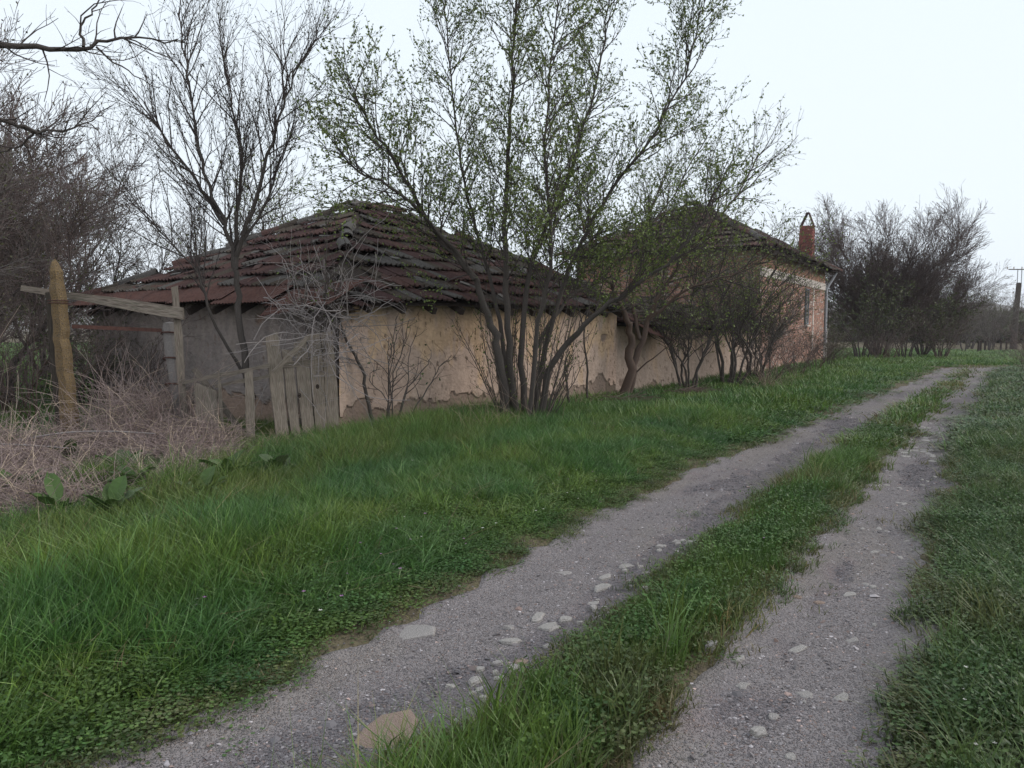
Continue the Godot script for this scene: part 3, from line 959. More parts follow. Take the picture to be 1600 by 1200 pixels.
func tile_mesh(w: float, l: float) -> ArrayMesh:
	# interlocking clay tile: two rolls across, thickness, open lower lip (+z is down the slope)
	var b := mb()
	var prof := [[-.5, .012], [-.36, .038], [-.22, .01], [-.02, .008], [.12, .038], [.28, .01], [.5, .006]]
	var th := .016
	for k in prof.size() - 1:
		var x0: float = prof[k][0] * w
		var x1: float = prof[k + 1][0] * w
		var y0: float = prof[k][1]
		var y1: float = prof[k + 1][1]
		b.quad(Vector3(x0, y0 + .01, l * .5), Vector3(x1, y1 + .01, l * .5), Vector3(x1, y1 - .012, -l * .5), Vector3(x0, y0 - .012, -l * .5))
		b.quad(Vector3(x0, y0 + .01 - th - .006, l * .5), Vector3(x1, y1 + .01 - th - .006, l * .5), Vector3(x1, y1 + .01, l * .5), Vector3(x0, y0 + .01, l * .5))
	for s in [-1, 1]:
		var y: float = prof[0][1] if s < 0 else prof[-1][1]
		var a := Vector3(s * w * .5, y + .01, l * .5)
		var c := Vector3(s * w * .5, y - .012, -l * .5)
		if s > 0: b.quad(a, a - Vector3(0, th, 0), c - Vector3(0, th, 0), c)
		else: b.quad(a - Vector3(0, th, 0), a, c, c - Vector3(0, th, 0))
	return b.mesh()

func half_pipe(l: float, r: float, th: float) -> ArrayMesh:
	# ridge tile along z
	var b := mb()
	var m := 7
	for k in m:
		var a := PI * k / m
		var c := PI * (k + 1) / m
		for z in [[r, 1], [r - th, -1]]:
			var p := Vector3(cos(a) * z[0], sin(a) * z[0], l * .5)
			var q := Vector3(cos(c) * z[0], sin(c) * z[0], l * .5)
			var e := Vector3(0, 0, l)
			if z[1] > 0: b.quad(p, p - e, q - e, q)
			else: b.quad(q, q - e, p - e, p)
		for s in [1, -1]:
			var z: float = l * .5 * s
			var p := Vector3(cos(a) * r, sin(a) * r, z)
			var q := Vector3(cos(c) * r, sin(c) * r, z)
			var p2 := Vector3(cos(a) * (r - th), sin(a) * (r - th), z)
			var q2 := Vector3(cos(c) * (r - th), sin(c) * (r - th), z)
			if s > 0: b.quad(p, q, q2, p2)
			else: b.quad(q, p, p2, q2)
	return b.mesh()

func roof_face(a: Vector3, e: Vector3, up: Vector3, lo: Callable, rise: float, tw: float, course: float, sag: Callable, out: Array, first := 0) -> void:
	# tiles over one slope: a eave corner, e along the eave, up the slope; lo(d) gives [start, end] along e at distance d
	var nn := e.cross(-up).normalized()
	if nn.y < 0: nn = -nn
	var dn := e.cross(nn)
	var k := first
	while k * course < rise - .1:
		var d := k * course
		var span: Array = lo.call(d + course * .5)
		var x: float = ceilf(span[0] / tw) * tw + tw * .5 * (k % 2)
		while x < span[1]:
			var p := a + e * x + up * (d + course * .5) + nn * (.047 + rng.randfn() * .008)
			p.y += sag.call(p)
			var tilt := Basis(nn, rng.randfn() * .045) * Basis(e, -.115 + rng.randfn() * .03) * Basis(dn, rng.randfn() * .02)
			if rng.randf() < .03: tilt = Basis(nn, rng.randfn() * .2) * Basis(e, -.08) * tilt
			out.append(Transform3D(tilt * Basis(e, nn, dn), p))
			x += tw
		k += 1

func make_shed() -> void:
	rng.seed = 21
	var o := thing("shed", "low mud-walled shed with sagging dark red tiled hip roof", "shed", Vector3(-2.41, 0, -10.61), deg_to_rad(53.13))
	var L := 7.8
	var D := 7.0
	var H := 2.02
	var w := part("wall", wall_sheet(L, H + .12, .019, .026, 3, Color(.52, .395, .275), Color(.45, .362, .305), .42), M.mud_plaster, o)
	w.set_meta("label", "tan mud-plastered long wall facing the track")
	w = part("wall", wall_sheet(D, H + .12, .035, .035, 8, Color(.28, .262, .25), Color(.24, .226, .222), .45), M.mud_plaster, o, Transform3D(Basis(Vector3.UP, -PI / 2), Vector3(0, 0, -D)))  # grey weathered plaster, its colour also lowered for the shade on this end
	w.set_meta("label", "grey weathered end wall behind the fence, toned darker for its shaded side")
	var b := mb()
	b.box(Transform3D(Basis(), Vector3(L * .5, H * .5 - .1, -.24)), Vector3(L - .1, H + .1, .36))
	b.box(Transform3D(Basis(), Vector3(.24, H * .5 - .1, -D * .5)), Vector3(.36, H + .1, D - .1))
	b.box(Transform3D(Basis(), Vector3(L - .2, H * .5 - .1, -D * .5)), Vector3(.4, H + .16, D))
	b.box(Transform3D(Basis(), Vector3(L * .5, H * .5 - .1, -D + .2)), Vector3(L, H + .12, .4))
	part("wall_core", b.mesh(), M.adobe, o)
	# rafter ends and wall plate
	for k in 12:
		b = mb()
		b.box(Transform3D(), Vector3(.08, .1, .75))
		part("rafter", b.mesh(), M.old_deck, o, Transform3D(Basis(Vector3.RIGHT, .48), Vector3(.3 + k * .65, 2.0, .02)))
	for k in 10:
		b = mb()
		b.box(Transform3D(), Vector3(.75, .1, .08))
		part("rafter", b.mesh(), M.old_deck, o, Transform3D(Basis(Vector3.BACK, .48), Vector3(-.02, 2.0, -.4 - k * .68)))
	# roof: eave 0.32 m out, ridge short
	var ov := .32
	var ey := 1.98
	var ry := 4.02
	var c00 := Vector3(-ov, ey, ov)
	var c10 := Vector3(L + ov, ey, ov)
	var c01 := Vector3(-ov, ey, -D - ov)
	var c11 := Vector3(L + ov, ey, -D - ov)
	var r0 := Vector3(3.45, ry, -3.5)
	var r1 := Vector3(4.7, ry, -3.5)
	var sag := func(p: Vector3) -> float: return -.16 * exp(-(p.distance_squared_to(c00)) / 1.6) - .05 * sin(clampf(p.x / L, 0, 1) * PI) + .05 * soft.get_noise_2d(p.x * 2.2, p.z * 2.2)
	var roof := Node3D.new()
	roof.name = "roof"
	o.add_child(roof)
	b = mb()
	for f in [[c00, c10, r1, r0], [c01, c00, r0, r0], [c10, c11, r1, r1], [c11, c01, r0, r1]]:
		for s in 8:
			for q in 8:
				var pt := func(u: float, v: float) -> Vector3:
					var p: Vector3 = f[0].lerp(f[1], u).lerp(f[3].lerp(f[2], u), v)
					return p + Vector3(0, sag.call(p) - .02, 0)
				b.quad(pt.call(s / 8., q / 8.), pt.call((s + 1) / 8., q / 8.), pt.call((s + 1) / 8., (q + 1) / 8.), pt.call(s / 8., (q + 1) / 8.))
	part("boarding", b.mesh(), M.old_deck, roof)
	var places := []
	# front slope
	var run := Vector2(D * .5 + ov, ry - ey)
	var rise := run.length()
	var up := Vector3(0, run.y, -run.x).normalized()
	roof_face(c00, Vector3.RIGHT, up, func(d): return [3.77 * d / rise + .05, (L + 2 * ov) - (L + ov - 4.7) * d / rise - .12], rise, .225, .42, sag, places)
	# left slope
	var runl := Vector2(3.45 + ov, ry - ey)
	var risel := runl.length()
	var upl := Vector3(runl.x, runl.y, 0).normalized()
	roof_face(c01, Vector3.BACK, upl, func(d): return [3.82 * d / risel + .05, (D + 2 * ov) - 3.82 * d / risel - .1], risel, .225, .42, sag, places, 1)
	# the right and back slopes, seen only from elsewhere
	roof_face(c10, Vector3.FORWARD, Vector3(-(L + ov - 4.7), run.y, 0).normalized(), func(d): return [3.82 * d / 4.1 + .05, (D + 2 * ov) - 3.82 * d / 4.1 - .1], 4.0, .225, .42, sag, places)
	var kept := []
	for t in places:
		var p: Vector3 = t.origin
		# a hole by the broken hip, and slipped tiles
		if Vector2(p.x - .75, p.z + .55).length() < .34: continue
		if rng.randf() < .03: continue
		kept.append(t)
	var eye := o.transform.affine_inverse() * Vector3(0, 1.6, 0)
	kept.sort_custom(func(a, c): return (a.origin - eye).length_squared() + (1000. if a.origin.x > 6. and a.origin.z < -2. else 0.) < (c.origin - eye).length_squared() + (1000. if c.origin.x > 6. and c.origin.z < -2. else 0.))
	var tm := tile_mesh(.236, .49)
	for k in mini(300, kept.size()):
		var p: Vector3 = kept[k].origin
		var g := soft.get_noise_2d(p.x * 3. + 9., p.z * 3.) * .8 + rng.randfn() * .3
		part("tile", tm, M["tile%d" % (3 if g > .34 else 1 if g > .08 else 0 if g > -.25 else 2)], roof, kept[k])
	if kept.size() > 300: crowd("tile_field", tm, M.tile1, kept.slice(300), [], roof)
	# sheets of rusty corrugated iron along the left eave
	var sheet := mb(true)
	var cols := 56
	for r in 2:
		for k in cols + 1:
			var x := -.72 + 1.44 * k / cols
			sheet.v.append(Vector3(x, .016 * sin(x * TAU / .076), .36 * (1 - 2 * r)))
			sheet.n.append(Vector3(-.016 * TAU / .076 * cos(x * TAU / .076), 1, 0).normalized())
			sheet.uv.append(Vector2(x, r))
	for k in cols:
		for q in [k, k + cols + 1, k + 1, k + 1, k + cols + 1, k + cols + 2]: sheet.i.append(q)
	var sm := sheet.mesh()
	var nl := Vector3(-runl.y, runl.x, 0).normalized()
	for k in 6:
		var z := -D + .35 + k * 1.26
		var p := c01 + upl * (.27 + rng.randfn() * .03) + nl * (.055 + .012 * (k % 2))
		p.z = z
		p.y += sag.call(p)
		part("iron_sheet", sm, M.rust, roof, Transform3D(Basis(nl, rng.randfn() * .03) * Basis(Vector3.BACK, nl, Vector3.BACK.cross(nl)), p))
	# loose sheet hanging over the collapsed corner
	part("iron_sheet", sm, M.rust, roof, Transform3D(Basis(nl, .25) * Basis(Vector3.BACK, .1) * Basis(Vector3.BACK, nl, Vector3.BACK.cross(nl)).scaled_local(Vector3(.62, 1, .7)), Vector3(-.3, 1.93, -.55)))
	# hip and ridge tiles, some gone
	var hp := half_pipe(.4, .11, .016)
	for q in [[c00 + Vector3(.6, .35, -.6), r0, .5], [c01, r0, .12], [r0, r1, .1], [c10, r1, .15]]:
		var d: Vector3 = q[1] - q[0]
		var m := int(d.length() / .36)
		d = d.normalized()
		for k in m + 1:
			if rng.randf() < q[2]: continue
			var p: Vector3 = q[0] + d * (.36 * k + .1)
			p.y += sag.call(p) + .03 + rng.randfn() * .012
			var sx := d.cross(Vector3.UP).normalized()
			part("ridge_tile", hp, M["tile%d" % [3, 1, 2, 3][rng.randi() % 4]], roof, Transform3D(Basis(Vector3.UP, rng.randfn() * .16) * Basis(sx, rng.randfn() * .08) * Basis(sx, sx.cross(d), -d), p))
	# broken tile pieces lying on the slopes
	var bit := mb()
	bit.box(Transform3D(Basis(), Vector3.ZERO), Vector3(.13, .02, .17))
	var bm := bit.mesh()
	for k in 26:
		var t: Transform3D = kept[rng.randi() % mini(kept.size(), 280)]
		t.origin += t.basis.y * .05
		t.basis = t.basis * Basis(Vector3.UP, rng.randf() * TAU) * Basis(Vector3.RIGHT, rng.randfn() * .2)
		part("tile_shard", bm, M["tile%d" % (3 if k % 3 else 2)], roof, t)
	# timber end that sticks out under the corner
	b = mb()
	b.tube(PackedVector3Array([Vector3(.1, 1.8, -.3), Vector3(.12, 1.84, .28)]), .05, .055, 8, Color.WHITE, true)
	part("beam_end", b.mesh(), M.lichen_post, o)

	# ---- low annex continuing the wall
	rng.seed = 22
	var base := Vector3(-2.41, 0, -10.61) + Vector3(.6, 0, -.8) * 7.86
	var an := thing("annex", "low mud-walled annex with a drooping lean-to roof behind the forked tree", "shed", base, deg_to_rad(53.13))
	var al := 9.3
	part("wall", wall_sheet(al, 1.72, .035, .04, 14, Color(.46, .365, .285), Color(.42, .35, .3), .1), M.mud_plaster, an, Transform3D(Basis(), Vector3(0, 0, -.05)))
	b = mb()
	b.box(Transform3D(Basis(), Vector3(al * .5, .75, -.3)), Vector3(al - .06, 1.7, .36))
	b.box(Transform3D(Basis(), Vector3(al - .2, .8, -2.0)), Vector3(.38, 1.8, 3.6))
	b.box(Transform3D(Basis(), Vector3(al * .5, 1.0, -3.9)), Vector3(al - .1, 2.4, .36))
	part("wall_core", b.mesh(), M.adobe, an)
	var aroof := Node3D.new()
	aroof.name = "roof"
	an.add_child(aroof)
	var asag := func(p: Vector3) -> float: return -.1 * sin(p.x * 1.1) ** 2 + .07 * soft.get_noise_2d(p.x * 3., p.z * 3.)
	var a0 := Vector3(-.05, 1.62, .28)
	var aup := Vector3(0, .95, -4.2).normalized()
	b = mb()
	for k in 16:
		for s in 4:
			var f := func(i: int, j: int) -> Vector3:
				var p := a0 + Vector3((al + .3) * i / 16., 0, 0) + aup * (4.25 * j / 4.)
				return p + Vector3(0, asag.call(p) - .03, 0)
			b.quad(f.call(k, s), f.call(k + 1, s), f.call(k + 1, s + 1), f.call(k, s + 1))
	part("boarding", b.mesh(), M.old_deck, aroof)
	places = []
	roof_face(a0, Vector3.RIGHT, aup, func(_d): return [.05, al + .2], 4.2, .225, .42, asag, places)
	var shown := 0
	var rest := []
	for t in places:
		if rng.randf() < .02: continue
		if t.origin.z > -1.0 and shown < 300:
			shown += 1
			part("tile", tm, M["tile%d" % [0, 1, 1, 0, 2][rng.randi() % 5]], aroof, t)
		else: rest.append(t)
	crowd("tile_field", tm, M.tile1, rest, [], aroof)
	# dark sheet drooping at the annex roof's near end
	part("iron_sheet", sm, M.rust, aroof, Transform3D(Basis(Vector3.RIGHT, .55) * Basis(Vector3.BACK, -.16), Vector3(1.0, 1.55, .3)))

func brick_wall(l: float, h: float, seed_: int) -> ArrayMesh:
	var b := mb(false, true)
	var r := RandomNumberGenerator.new()
	r.seed = seed_
	var ch := .077
	for j in int(h / ch):
		var x := -.13 * (j % 2)
		while x < l:
			var x0 := maxf(x, 0) + .006
			var x1 := minf(x + .25, l) - .006
			if x1 - x0 > .03 and r.randf() > .015:
				var g := r.randf_range(.7, 1.2)
				var c := Color(.36 * g, .195 * g, .145 * g).lerp(Color(.33 * g, .24 * g, .2 * g), r.randf() * .9)
				if j * ch > h - .75: c = c.lerp(Color(.5, .29, .18), .4)
				if r.randf() < .05: c = Color(.42, .37, .33)
				var z := r.randf_range(.004, .014)
				b.box(Transform3D(Basis(), Vector3((x0 + x1) * .5, j * ch + ch * .5, z - .03)), Vector3(x1 - x0, ch - .013, .06), c)
			x += .26
	return b.mesh()

func make_house() -> void:
	rng.seed = 31
	var o := thing("brick_house", "old red brick house with hipped tile roof and leaning chimney", "house", Vector3(7.91, -.05, -24.7), atan2(.855, .52))
	var L := 12.0
	var D := 6.5
	var H := 4.1
	var bw := part("brick_face", brick_wall(L, H, 1), M.brick, o)
	bw.set_meta("kind", "stuff")
	bw = part("brick_face", brick_wall(D, H, 2), M.brick, o, Transform3D(Basis(Vector3.UP, -PI / 2), Vector3(0, 0, -D)))
	bw.set_meta("kind", "stuff")
	bw = part("brick_face", brick_wall(D, H, 3), M.brick, o, Transform3D(Basis(Vector3.UP, PI / 2), Vector3(L, 0, 0)))
	bw.set_meta("kind", "stuff")
	var b := mb()
	b.box(Transform3D(Basis(), Vector3(L * .5, H * .5 - .25, -D * .5)), Vector3(L - .006, H + .5, D - .006))
	part("wall", b.mesh(), M.mortar, o)
	b = mb()
	b.box(Transform3D(Basis(), Vector3(L * .5, 3.42, .012)), Vector3(L + .02, .3, .05))
	part("concrete_band", b.mesh(), M.white_plaster, o)
	# ragged strip of white render running down the wall
	for k in 13:
		b = mb()
		b.box(Transform3D(Basis(Vector3.BACK, rng.randfn() * .05), Vector3(9.25 + rng.randfn() * .025, .78 + k * .2, .017)), Vector3(rng.randf_range(.12, .28), rng.randf_range(.14, .24), .02 + .001 * k))
		part("render_patch", b.mesh(), M.white_plaster, o)
	for k in 16:
		b = mb()
		b.box(Transform3D(Basis(Vector3.BACK, rng.randfn() * .3), Vector3(rng.randf_range(8.2, 11.6), rng.randf_range(.8, 3.1), .012)), Vector3(rng.randf_range(.05, .2), rng.randf_range(.04, .1), .02))
		part("render_patch", b.mesh(), M.white_plaster, o)
	# narrow windows
	for x in [7.7]:
		b = mb()
		b.box(Transform3D(Basis(), Vector3(0, 0, .008)), Vector3(.62, 1.45, .05))
		var win := part("window", b.mesh(), M.old_deck, o, Transform3D(Basis(), Vector3(x, 2.45, 0)))
		for s in [-1, 1]:
			b = mb()
			b.box(Transform3D(Basis(), Vector3(s * .28, 0, .045)), Vector3(.06, 1.45, .05))
			part("frame", b.mesh(), M.window_frame, win)
			b = mb()
			b.box(Transform3D(Basis(), Vector3(0, s * .69, .047)), Vector3(.5, .06, .05))
			part("frame", b.mesh(), M.window_frame, win)
			b = mb()
			b.box(Transform3D(Basis(), Vector3(s * .13, 0, .036)), Vector3(.22, 1.3, .006))
			part("pane", b.mesh(), M.glass, win)
		b = mb()
		b.box(Transform3D(Basis(), Vector3(0, 0, .05)), Vector3(.04, 1.3, .04))
		part("frame", b.mesh(), M.white_plaster, win)
		b = mb()
		b.box(Transform3D(Basis(), Vector3(0, -.77, .07)), Vector3(.75, .06, .14))
		part("sill", b.mesh(), M.white_plaster, win)
	# roof
	var ov := .5
	var ey := 4.12
	var ry := 6.15
	var c00 := Vector3(-ov, ey, ov)
	var c10 := Vector3(L + ov, ey, ov)
	var c01 := Vector3(-ov, ey, -D - ov)
	var c11 := Vector3(L + ov, ey, -D - ov)
	var r0 := Vector3(3.25, ry, -3.25)
	var r1 := Vector3(8.75, ry, -3.25)
	var sag := func(p: Vector3) -> float: return .07 * soft.get_noise_2d(p.x * 1.6, p.z * 1.6) - .1 * exp(-(p - Vector3(10.2, ey, ov)).length_squared() / 1.2)
	var roof := Node3D.new()
	roof.name = "roof"
	o.add_child(roof)
	b = mb()
	for f in [[c00, c10, r1, r0], [c01, c00, r0, r0], [c10, c11, r1, r1], [c11, c01, r0, r1]]:
		for s in 12:
			for q in 6:
				var pt := func(u: float, v: float) -> Vector3:
					var p: Vector3 = f[0].lerp(f[1], u).lerp(f[3].lerp(f[2], u), v)
					return p + Vector3(0, sag.call(p) - .03, 0)
				b.quad(pt.call(s / 12., q / 6.), pt.call((s + 1) / 12., q / 6.), pt.call((s + 1) / 12., (q + 1) / 6.), pt.call(s / 12., (q + 1) / 6.))
	part("boarding", b.mesh(), M.old_deck, roof)
	# ragged eave boards hanging under the edge
	for k in 26:
		b = mb()
		b.box(Transform3D(Basis(Vector3.BACK, rng.randfn() * .06) * Basis(Vector3.RIGHT, .2 + rng.randfn() * .15), Vector3(-.2 + k * .49, ey - .07 + rng.randfn() * .03, .38)), Vector3(.47, rng.randf_range(.1, .2), .04))
		part("eave_board", b.mesh(), M.old_deck, roof)
	var rise := Vector2(D * .5 + ov, ry - ey).length()
	var tones := [[], [], [], []]
	var all := []
	roof_face(c00, Vector3.RIGHT, Vector3(0, ry - ey, -D * .5 - ov).normalized(), func(d): return [3.75 * d / rise, (L + 2 * ov) - 3.75 * d / rise - .1], rise, .215, .36, sag, all)
	roof_face(c01, Vector3.BACK, Vector3(3.75, ry - ey, 0).normalized(), func(d): return [3.75 * d / rise, (D + 2 * ov) - 3.75 * d / rise - .1], rise, .215, .36, sag, all)
	roof_face(c10, Vector3.FORWARD, Vector3(-3.75, ry - ey, 0).normalized(), func(d): return [3.75 * d / rise, (D + 2 * ov) - 3.75 * d / rise - .1], rise, .215, .36, sag, all)
	for t in all:
		if rng.randf() < .03: continue
		var g := soft.get_noise_2d(t.origin.x * 2., t.origin.z * 2. + 50.) + rng.randfn() * .2
		tones[3 if g > .3 else 1 if g > 0 else 0 if g > -.25 else 2].append(t)
	var tm := tile_mesh(.226, .42)
	for k in 4: crowd("tile_field", tm, M["tile%d" % k], tones[k], [], roof)
	var hp := half_pipe(.4, .12, .02)
	for q in [[c00, r0], [c01, r0], [r0, r1], [c10, r1]]:
		var d: Vector3 = q[1] - q[0]
		var m := int(d.length() / .36)
		d = d.normalized()
		var sx := d.cross(Vector3.UP).normalized()
		for k in m + 1:
			if rng.randf() < .15: continue
			var p: Vector3 = q[0] + d * (.36 * k + .1)
			p.y += sag.call(p) + .03 + rng.randfn() * .015
			part("ridge_tile", hp, M["tile%d" % [3, 1, 2][rng.randi() % 3]], roof, Transform3D(Basis(Vector3.UP, rng.randfn() * .08) * Basis(sx, sx.cross(d), -d), p))
	# chimney: brick shaft, flashing, two slabs leaning together on top
	var ch := Node3D.new()
	ch.name = "chimney"
	ch.transform = Transform3D(Basis(Vector3.RIGHT, .03) * Basis(Vector3.UP, PI / 2), Vector3(11.6, 4.35, -.8))
	o.add_child(ch)
	b = mb(false, true)
	for j in 24:
		var wv := .64 - .005 * j
		for side in 4:
			var bs := Basis(Vector3.UP, side * PI / 2)
			for k in 2:
				var g := rng.randf_range(.65, 1.1)
				var x := -wv * .25 + k * wv * .5 + (.03 if j % 2 else -.03)
				b.box(Transform3D(bs, bs * Vector3(x * .98, .036 + j * .075, wv * .5 - .052)), Vector3(wv * .47, .062, .1), Color(.25 * g, .1 * g, .085 * g))
	var bb := part("brick_shaft", b.mesh(), M.brick, ch)
	bb.set_meta("kind", "stuff")
	b = mb()
	b.box(Transform3D(Basis(), Vector3(0, .85, 0)), Vector3(.46, 1.78, .46))
	part("flue", b.mesh(), M.mortar, ch)
	b = mb()
	b.box(Transform3D(Basis(), Vector3(0, .3, 0)), Vector3(.74, .16, .74))
	part("collar", b.mesh(), M.white_plaster, ch)
	for s in [-1, 1]:
		b = mb()
		b.box(Transform3D(Basis(Vector3.BACK, s * .4), Vector3(s * .16, 2.08, 0)), Vector3(.05, .7, .3))
		part("cap_slab", b.mesh(), M.tile0, ch)
	# downpipe
	b = mb(true)
	b.tube(curve([Vector3(L + .38, ey - .05, .42), Vector3(L + .3, ey - .3, .3), Vector3(L + .06, ey - .75, .1), Vector3(L + .04, ey - 1.1, .08), Vector3(L + .04, .9, .08)], 5), .05, .05, 10)
	part("downpipe", b.mesh(), M.zinc, o)
	# small balcony on the far end with a white post and door below
	b = mb()
	b.box(Transform3D(Basis(), Vector3(L + .55, 1.5, -.55)), Vector3(1.1, .1, 1.2))
	var slab := part("balcony", b.mesh(), M.concrete, o)
	for k in 3:
		b = mb()
		b.box(Transform3D(Basis(), Vector3(L + .1 + k * .48, 1.95, .02)), Vector3(.03, .8, .03))
		part("rail_post", b.mesh(), M.old_deck, slab)
	b = mb()
	b.box(Transform3D(Basis(), Vector3(L + .58, 2.36, .02)), Vector3(1.04, .03, .03))
	part("rail", b.mesh(), M.old_deck, slab)
	for x in [.1, .75]:
		b = mb()
		b.box(Transform3D(Basis(), Vector3(L + x, .65, -.02)), Vector3(.13, 1.58, .12))
		part("post", b.mesh(), M.white_plaster, o)
	b = mb()
	b.box(Transform3D(Basis(), Vector3(L + .42, .65, -.06)), Vector3(.52, 1.56, .05))
	part("door", b.mesh(), M.window_frame, o)

# ------------------------------------------------------------------ fence, posts, planks
func plank_mesh(l: float, w: float, th: float, skew := 0.0, tone := 1.0, taper := 1.0) -> ArrayMesh:
	# a weathered board standing along +y from 0 to l
	var b := mb(false, true)
	var m := 7
	var u0 := rng.randf() * 3.
	for side in 4:
		var k0 := b.v.size()
		for j in m + 1:
			var f := float(j) / m
			var y := l * f
			var ww := w * lerpf(1, taper, f) + (rng.randfn() * .05 * w if side == 1 or side == 3 else 0.)
			var bow := .012 * sin(f * 3.) + .004 * sin(f * 11.)
			for e in 2:
				var cx: float = [[-1, 1], [1, 1], [1, -1], [-1, -1]][side][e]
				var cz: float = [[1, 1], [1, -1], [-1, -1], [-1, 1]][side][e]
				var yy := y + (skew * cx * w * .5 if j == m else 0.)
				b.v.append(Vector3(cx * (w * lerpf(1, taper, f)) * .5 + .006 * sin(f * 9. + u0 + cx), yy, cz * th * .5 + bow))
				b.uv.append(Vector2(u0 + (e * w if side % 2 == 0 else e * th), y))
				var g := tone * rng.randf_range(.85, 1.12)
				b.c.append(Color(g, g, g))
		for j in m:
			var a := k0 + j * 2
			b.i.append(a); b.i.append(a + 2); b.i.append(a + 1)
			b.i.append(a + 1); b.i.append(a + 2); b.i.append(a + 3)
	# ends
	var n := (m + 1) * 2
	var top := [b.v[n - 2], b.v[n - 1], b.v[3 * n - 2], b.v[3 * n - 1]]
	b.quad(top[0], top[1], top[2], top[3], Color(tone, tone, tone))
	return b.mesh()

func along(a: Vector3, b: Vector3, face: Vector3) -> Transform3D:
	# +y from a to b, +z towards face
	var y := (b - a).normalized()
	var x := y.cross(face).normalized()
	return Transform3D(Basis(x, y, x.cross(y)), a)

func make_fence() -> void:
	rng.seed = 61
	var face := Vector3(.35, 0, .94).normalized()
	# lichened gatepost with pointed top
	var o := thing("gatepost", "leaning squared gatepost covered in orange-yellow lichen, with pointed top", "post", Vector3(-5.38, 0, -9.3))
	var b := mb()
	var prof := []
	for k in 27:
		var y := -.25 + k * .1
		var w := lerpf(.108, .088, k / 26.0) * rng.randf_range(.93, 1.05)
		if y > 2.15: w *= .84
		if y > 2.25: w *= .6
		prof.append([y, w, .012 - maxf(y, 0) * .047 + rng.randfn() * .006])
	var ring := []
	for q in prof:
		var row := []
		for k in 8:
			var a := TAU * (k + .5) / 8
			var sq := .9 / maxf(absf(cos(a)), absf(sin(a)))
			row.append(Vector3(q[2] + cos(a) * q[1] * sq * rng.randf_range(.93, 1.05), q[0] + rng.randfn() * .008, sin(a) * q[1] * sq * rng.randf_range(.93, 1.05)))
		ring.append(row)
	for j in ring.size() - 1:
		for k in 8:
			var n := (k + 1) % 8
			b.quad(ring[j][n], ring[j][k], ring[j + 1][k], ring[j + 1][n])
	for k in 8: b.tri(ring[-1][(k + 1) % 8], ring[-1][k], Vector3(-.105, 2.41, 0))
	part("shaft", b.mesh(), M.lichen_post, o)
	b = mb()
	for k in 2:
		var pts := PackedVector3Array()
		for s in 17:
			var a := TAU * s / 16
			pts.append(Vector3(-.085 + cos(a) * .112, 1.88 + k * .03, sin(a) * .112))
		b.tube(pts, .006, .006, 4)
	part("wire_tie", b.mesh(), M.rust, o)
	# dark plank nailed on the back of that post
	single("plank", plank_mesh(2.1, .14, .05, .1, .4), M.old_wood, "dark board standing against the left side of the lichened gatepost", "plank", along(Vector3(-5.5, -.08, -9.38), Vector3(-5.6, 2.0, -9.4), face))
	# beam across the gateway
	var ba := Vector3(-6.0, 2.07, -9.47)
	var bb := Vector3(-4.1, 1.76, -9.62)
	single("beam", plank_mesh(ba.distance_to(bb), .06, .07, .5, 1.5, 2.6), M.old_wood, "pale squared beam lying across the gateway from the lichened post", "beam", along(ba, bb, face))
	# second post: weathered concrete-like stake with a thin upright board
	o = thing("gatepost", "short grey gatepost bound with rusty wire at the right of the gateway", "post", Vector3(-4.26, 0, -9.8))
	b = mb()
	ring = []
	for q in [[-.2, .095, .03], [.4, .09, .02], [.9, .095, -.02], [1.3, .1, -.06], [1.56, .1, -.09], [1.64, .075, -.1]]:
		var row := []
		for k in 8:
			var a := TAU * (k + .5) / 8
			var sq := .9 / maxf(absf(cos(a)), absf(sin(a)))
			row.append(Vector3(q[2] + cos(a) * q[1] * sq * rng.randf_range(.9, 1.06), q[0] + rng.randfn() * .008, sin(a) * q[1] * sq * rng.randf_range(.9, 1.06)))
		ring.append(row)
	for j in ring.size() - 1:
		for k in 8:
			var n := (k + 1) % 8
			b.quad(ring[j][n], ring[j][k], ring[j + 1][k], ring[j + 1][n])
	for k in 8: b.tri(ring[-1][(k + 1) % 8], ring[-1][k], Vector3(-.1, 1.66, 0))
	part("shaft", b.mesh(), M.concrete, o)
	for y in [.85, 1.18, 1.5]:
		b = mb()
		var pts := PackedVector3Array()
		for s in 17:
			var a := TAU * s / 16
			pts.append(Vector3(-.02 - .04 * y + cos(a) * .118, y + .03 * sin(a), sin(a) * .118))
		b.tube(pts, .01, .01, 4)
		part("wire_tie", b.mesh(), M.rust, o)
	single("plank", plank_mesh(2.15, .085, .045, .2, 1.0), M.old_wood, "narrow upright board standing before the short grey gatepost", "plank", along(Vector3(-4.13, -.05, -9.68), Vector3(-4.22, 2.1, -9.67), face))
	# rusty bar across the gateway
	b = mb()
	var t := along(Vector3(-5.36, 1.6, -9.38), Vector3(-4.42, 1.55, -9.72), face)
	b.box(Transform3D(Basis(), Vector3(0, .5, 0)), Vector3(.045, 1.0, .008))
	b.box(Transform3D(Basis(), Vector3(.02, .5, -.02)), Vector3(.007, 1.0, .04))
	single("iron_bar", b.mesh(), M.rust, "thin rusty angle iron between the two gateposts below the beam", "bar", t)
	# rails and pickets
	single("rail", plank_mesh(1.16, .05, .035, 0, 1.25), M.old_wood, "upper pale rail from the grey gatepost to the plank panel", "rail", along(Vector3(-4.17, .89, -9.66), Vector3(-3.04, 1.11, -9.62), face))
	single("rail", plank_mesh(.72, .045, .03, 0, 1.2), M.old_wood, "lower short pale rail reaching the plank panel", "rail", along(Vector3(-3.75, .85, -9.68), Vector3(-3.04, .98, -9.66), face))
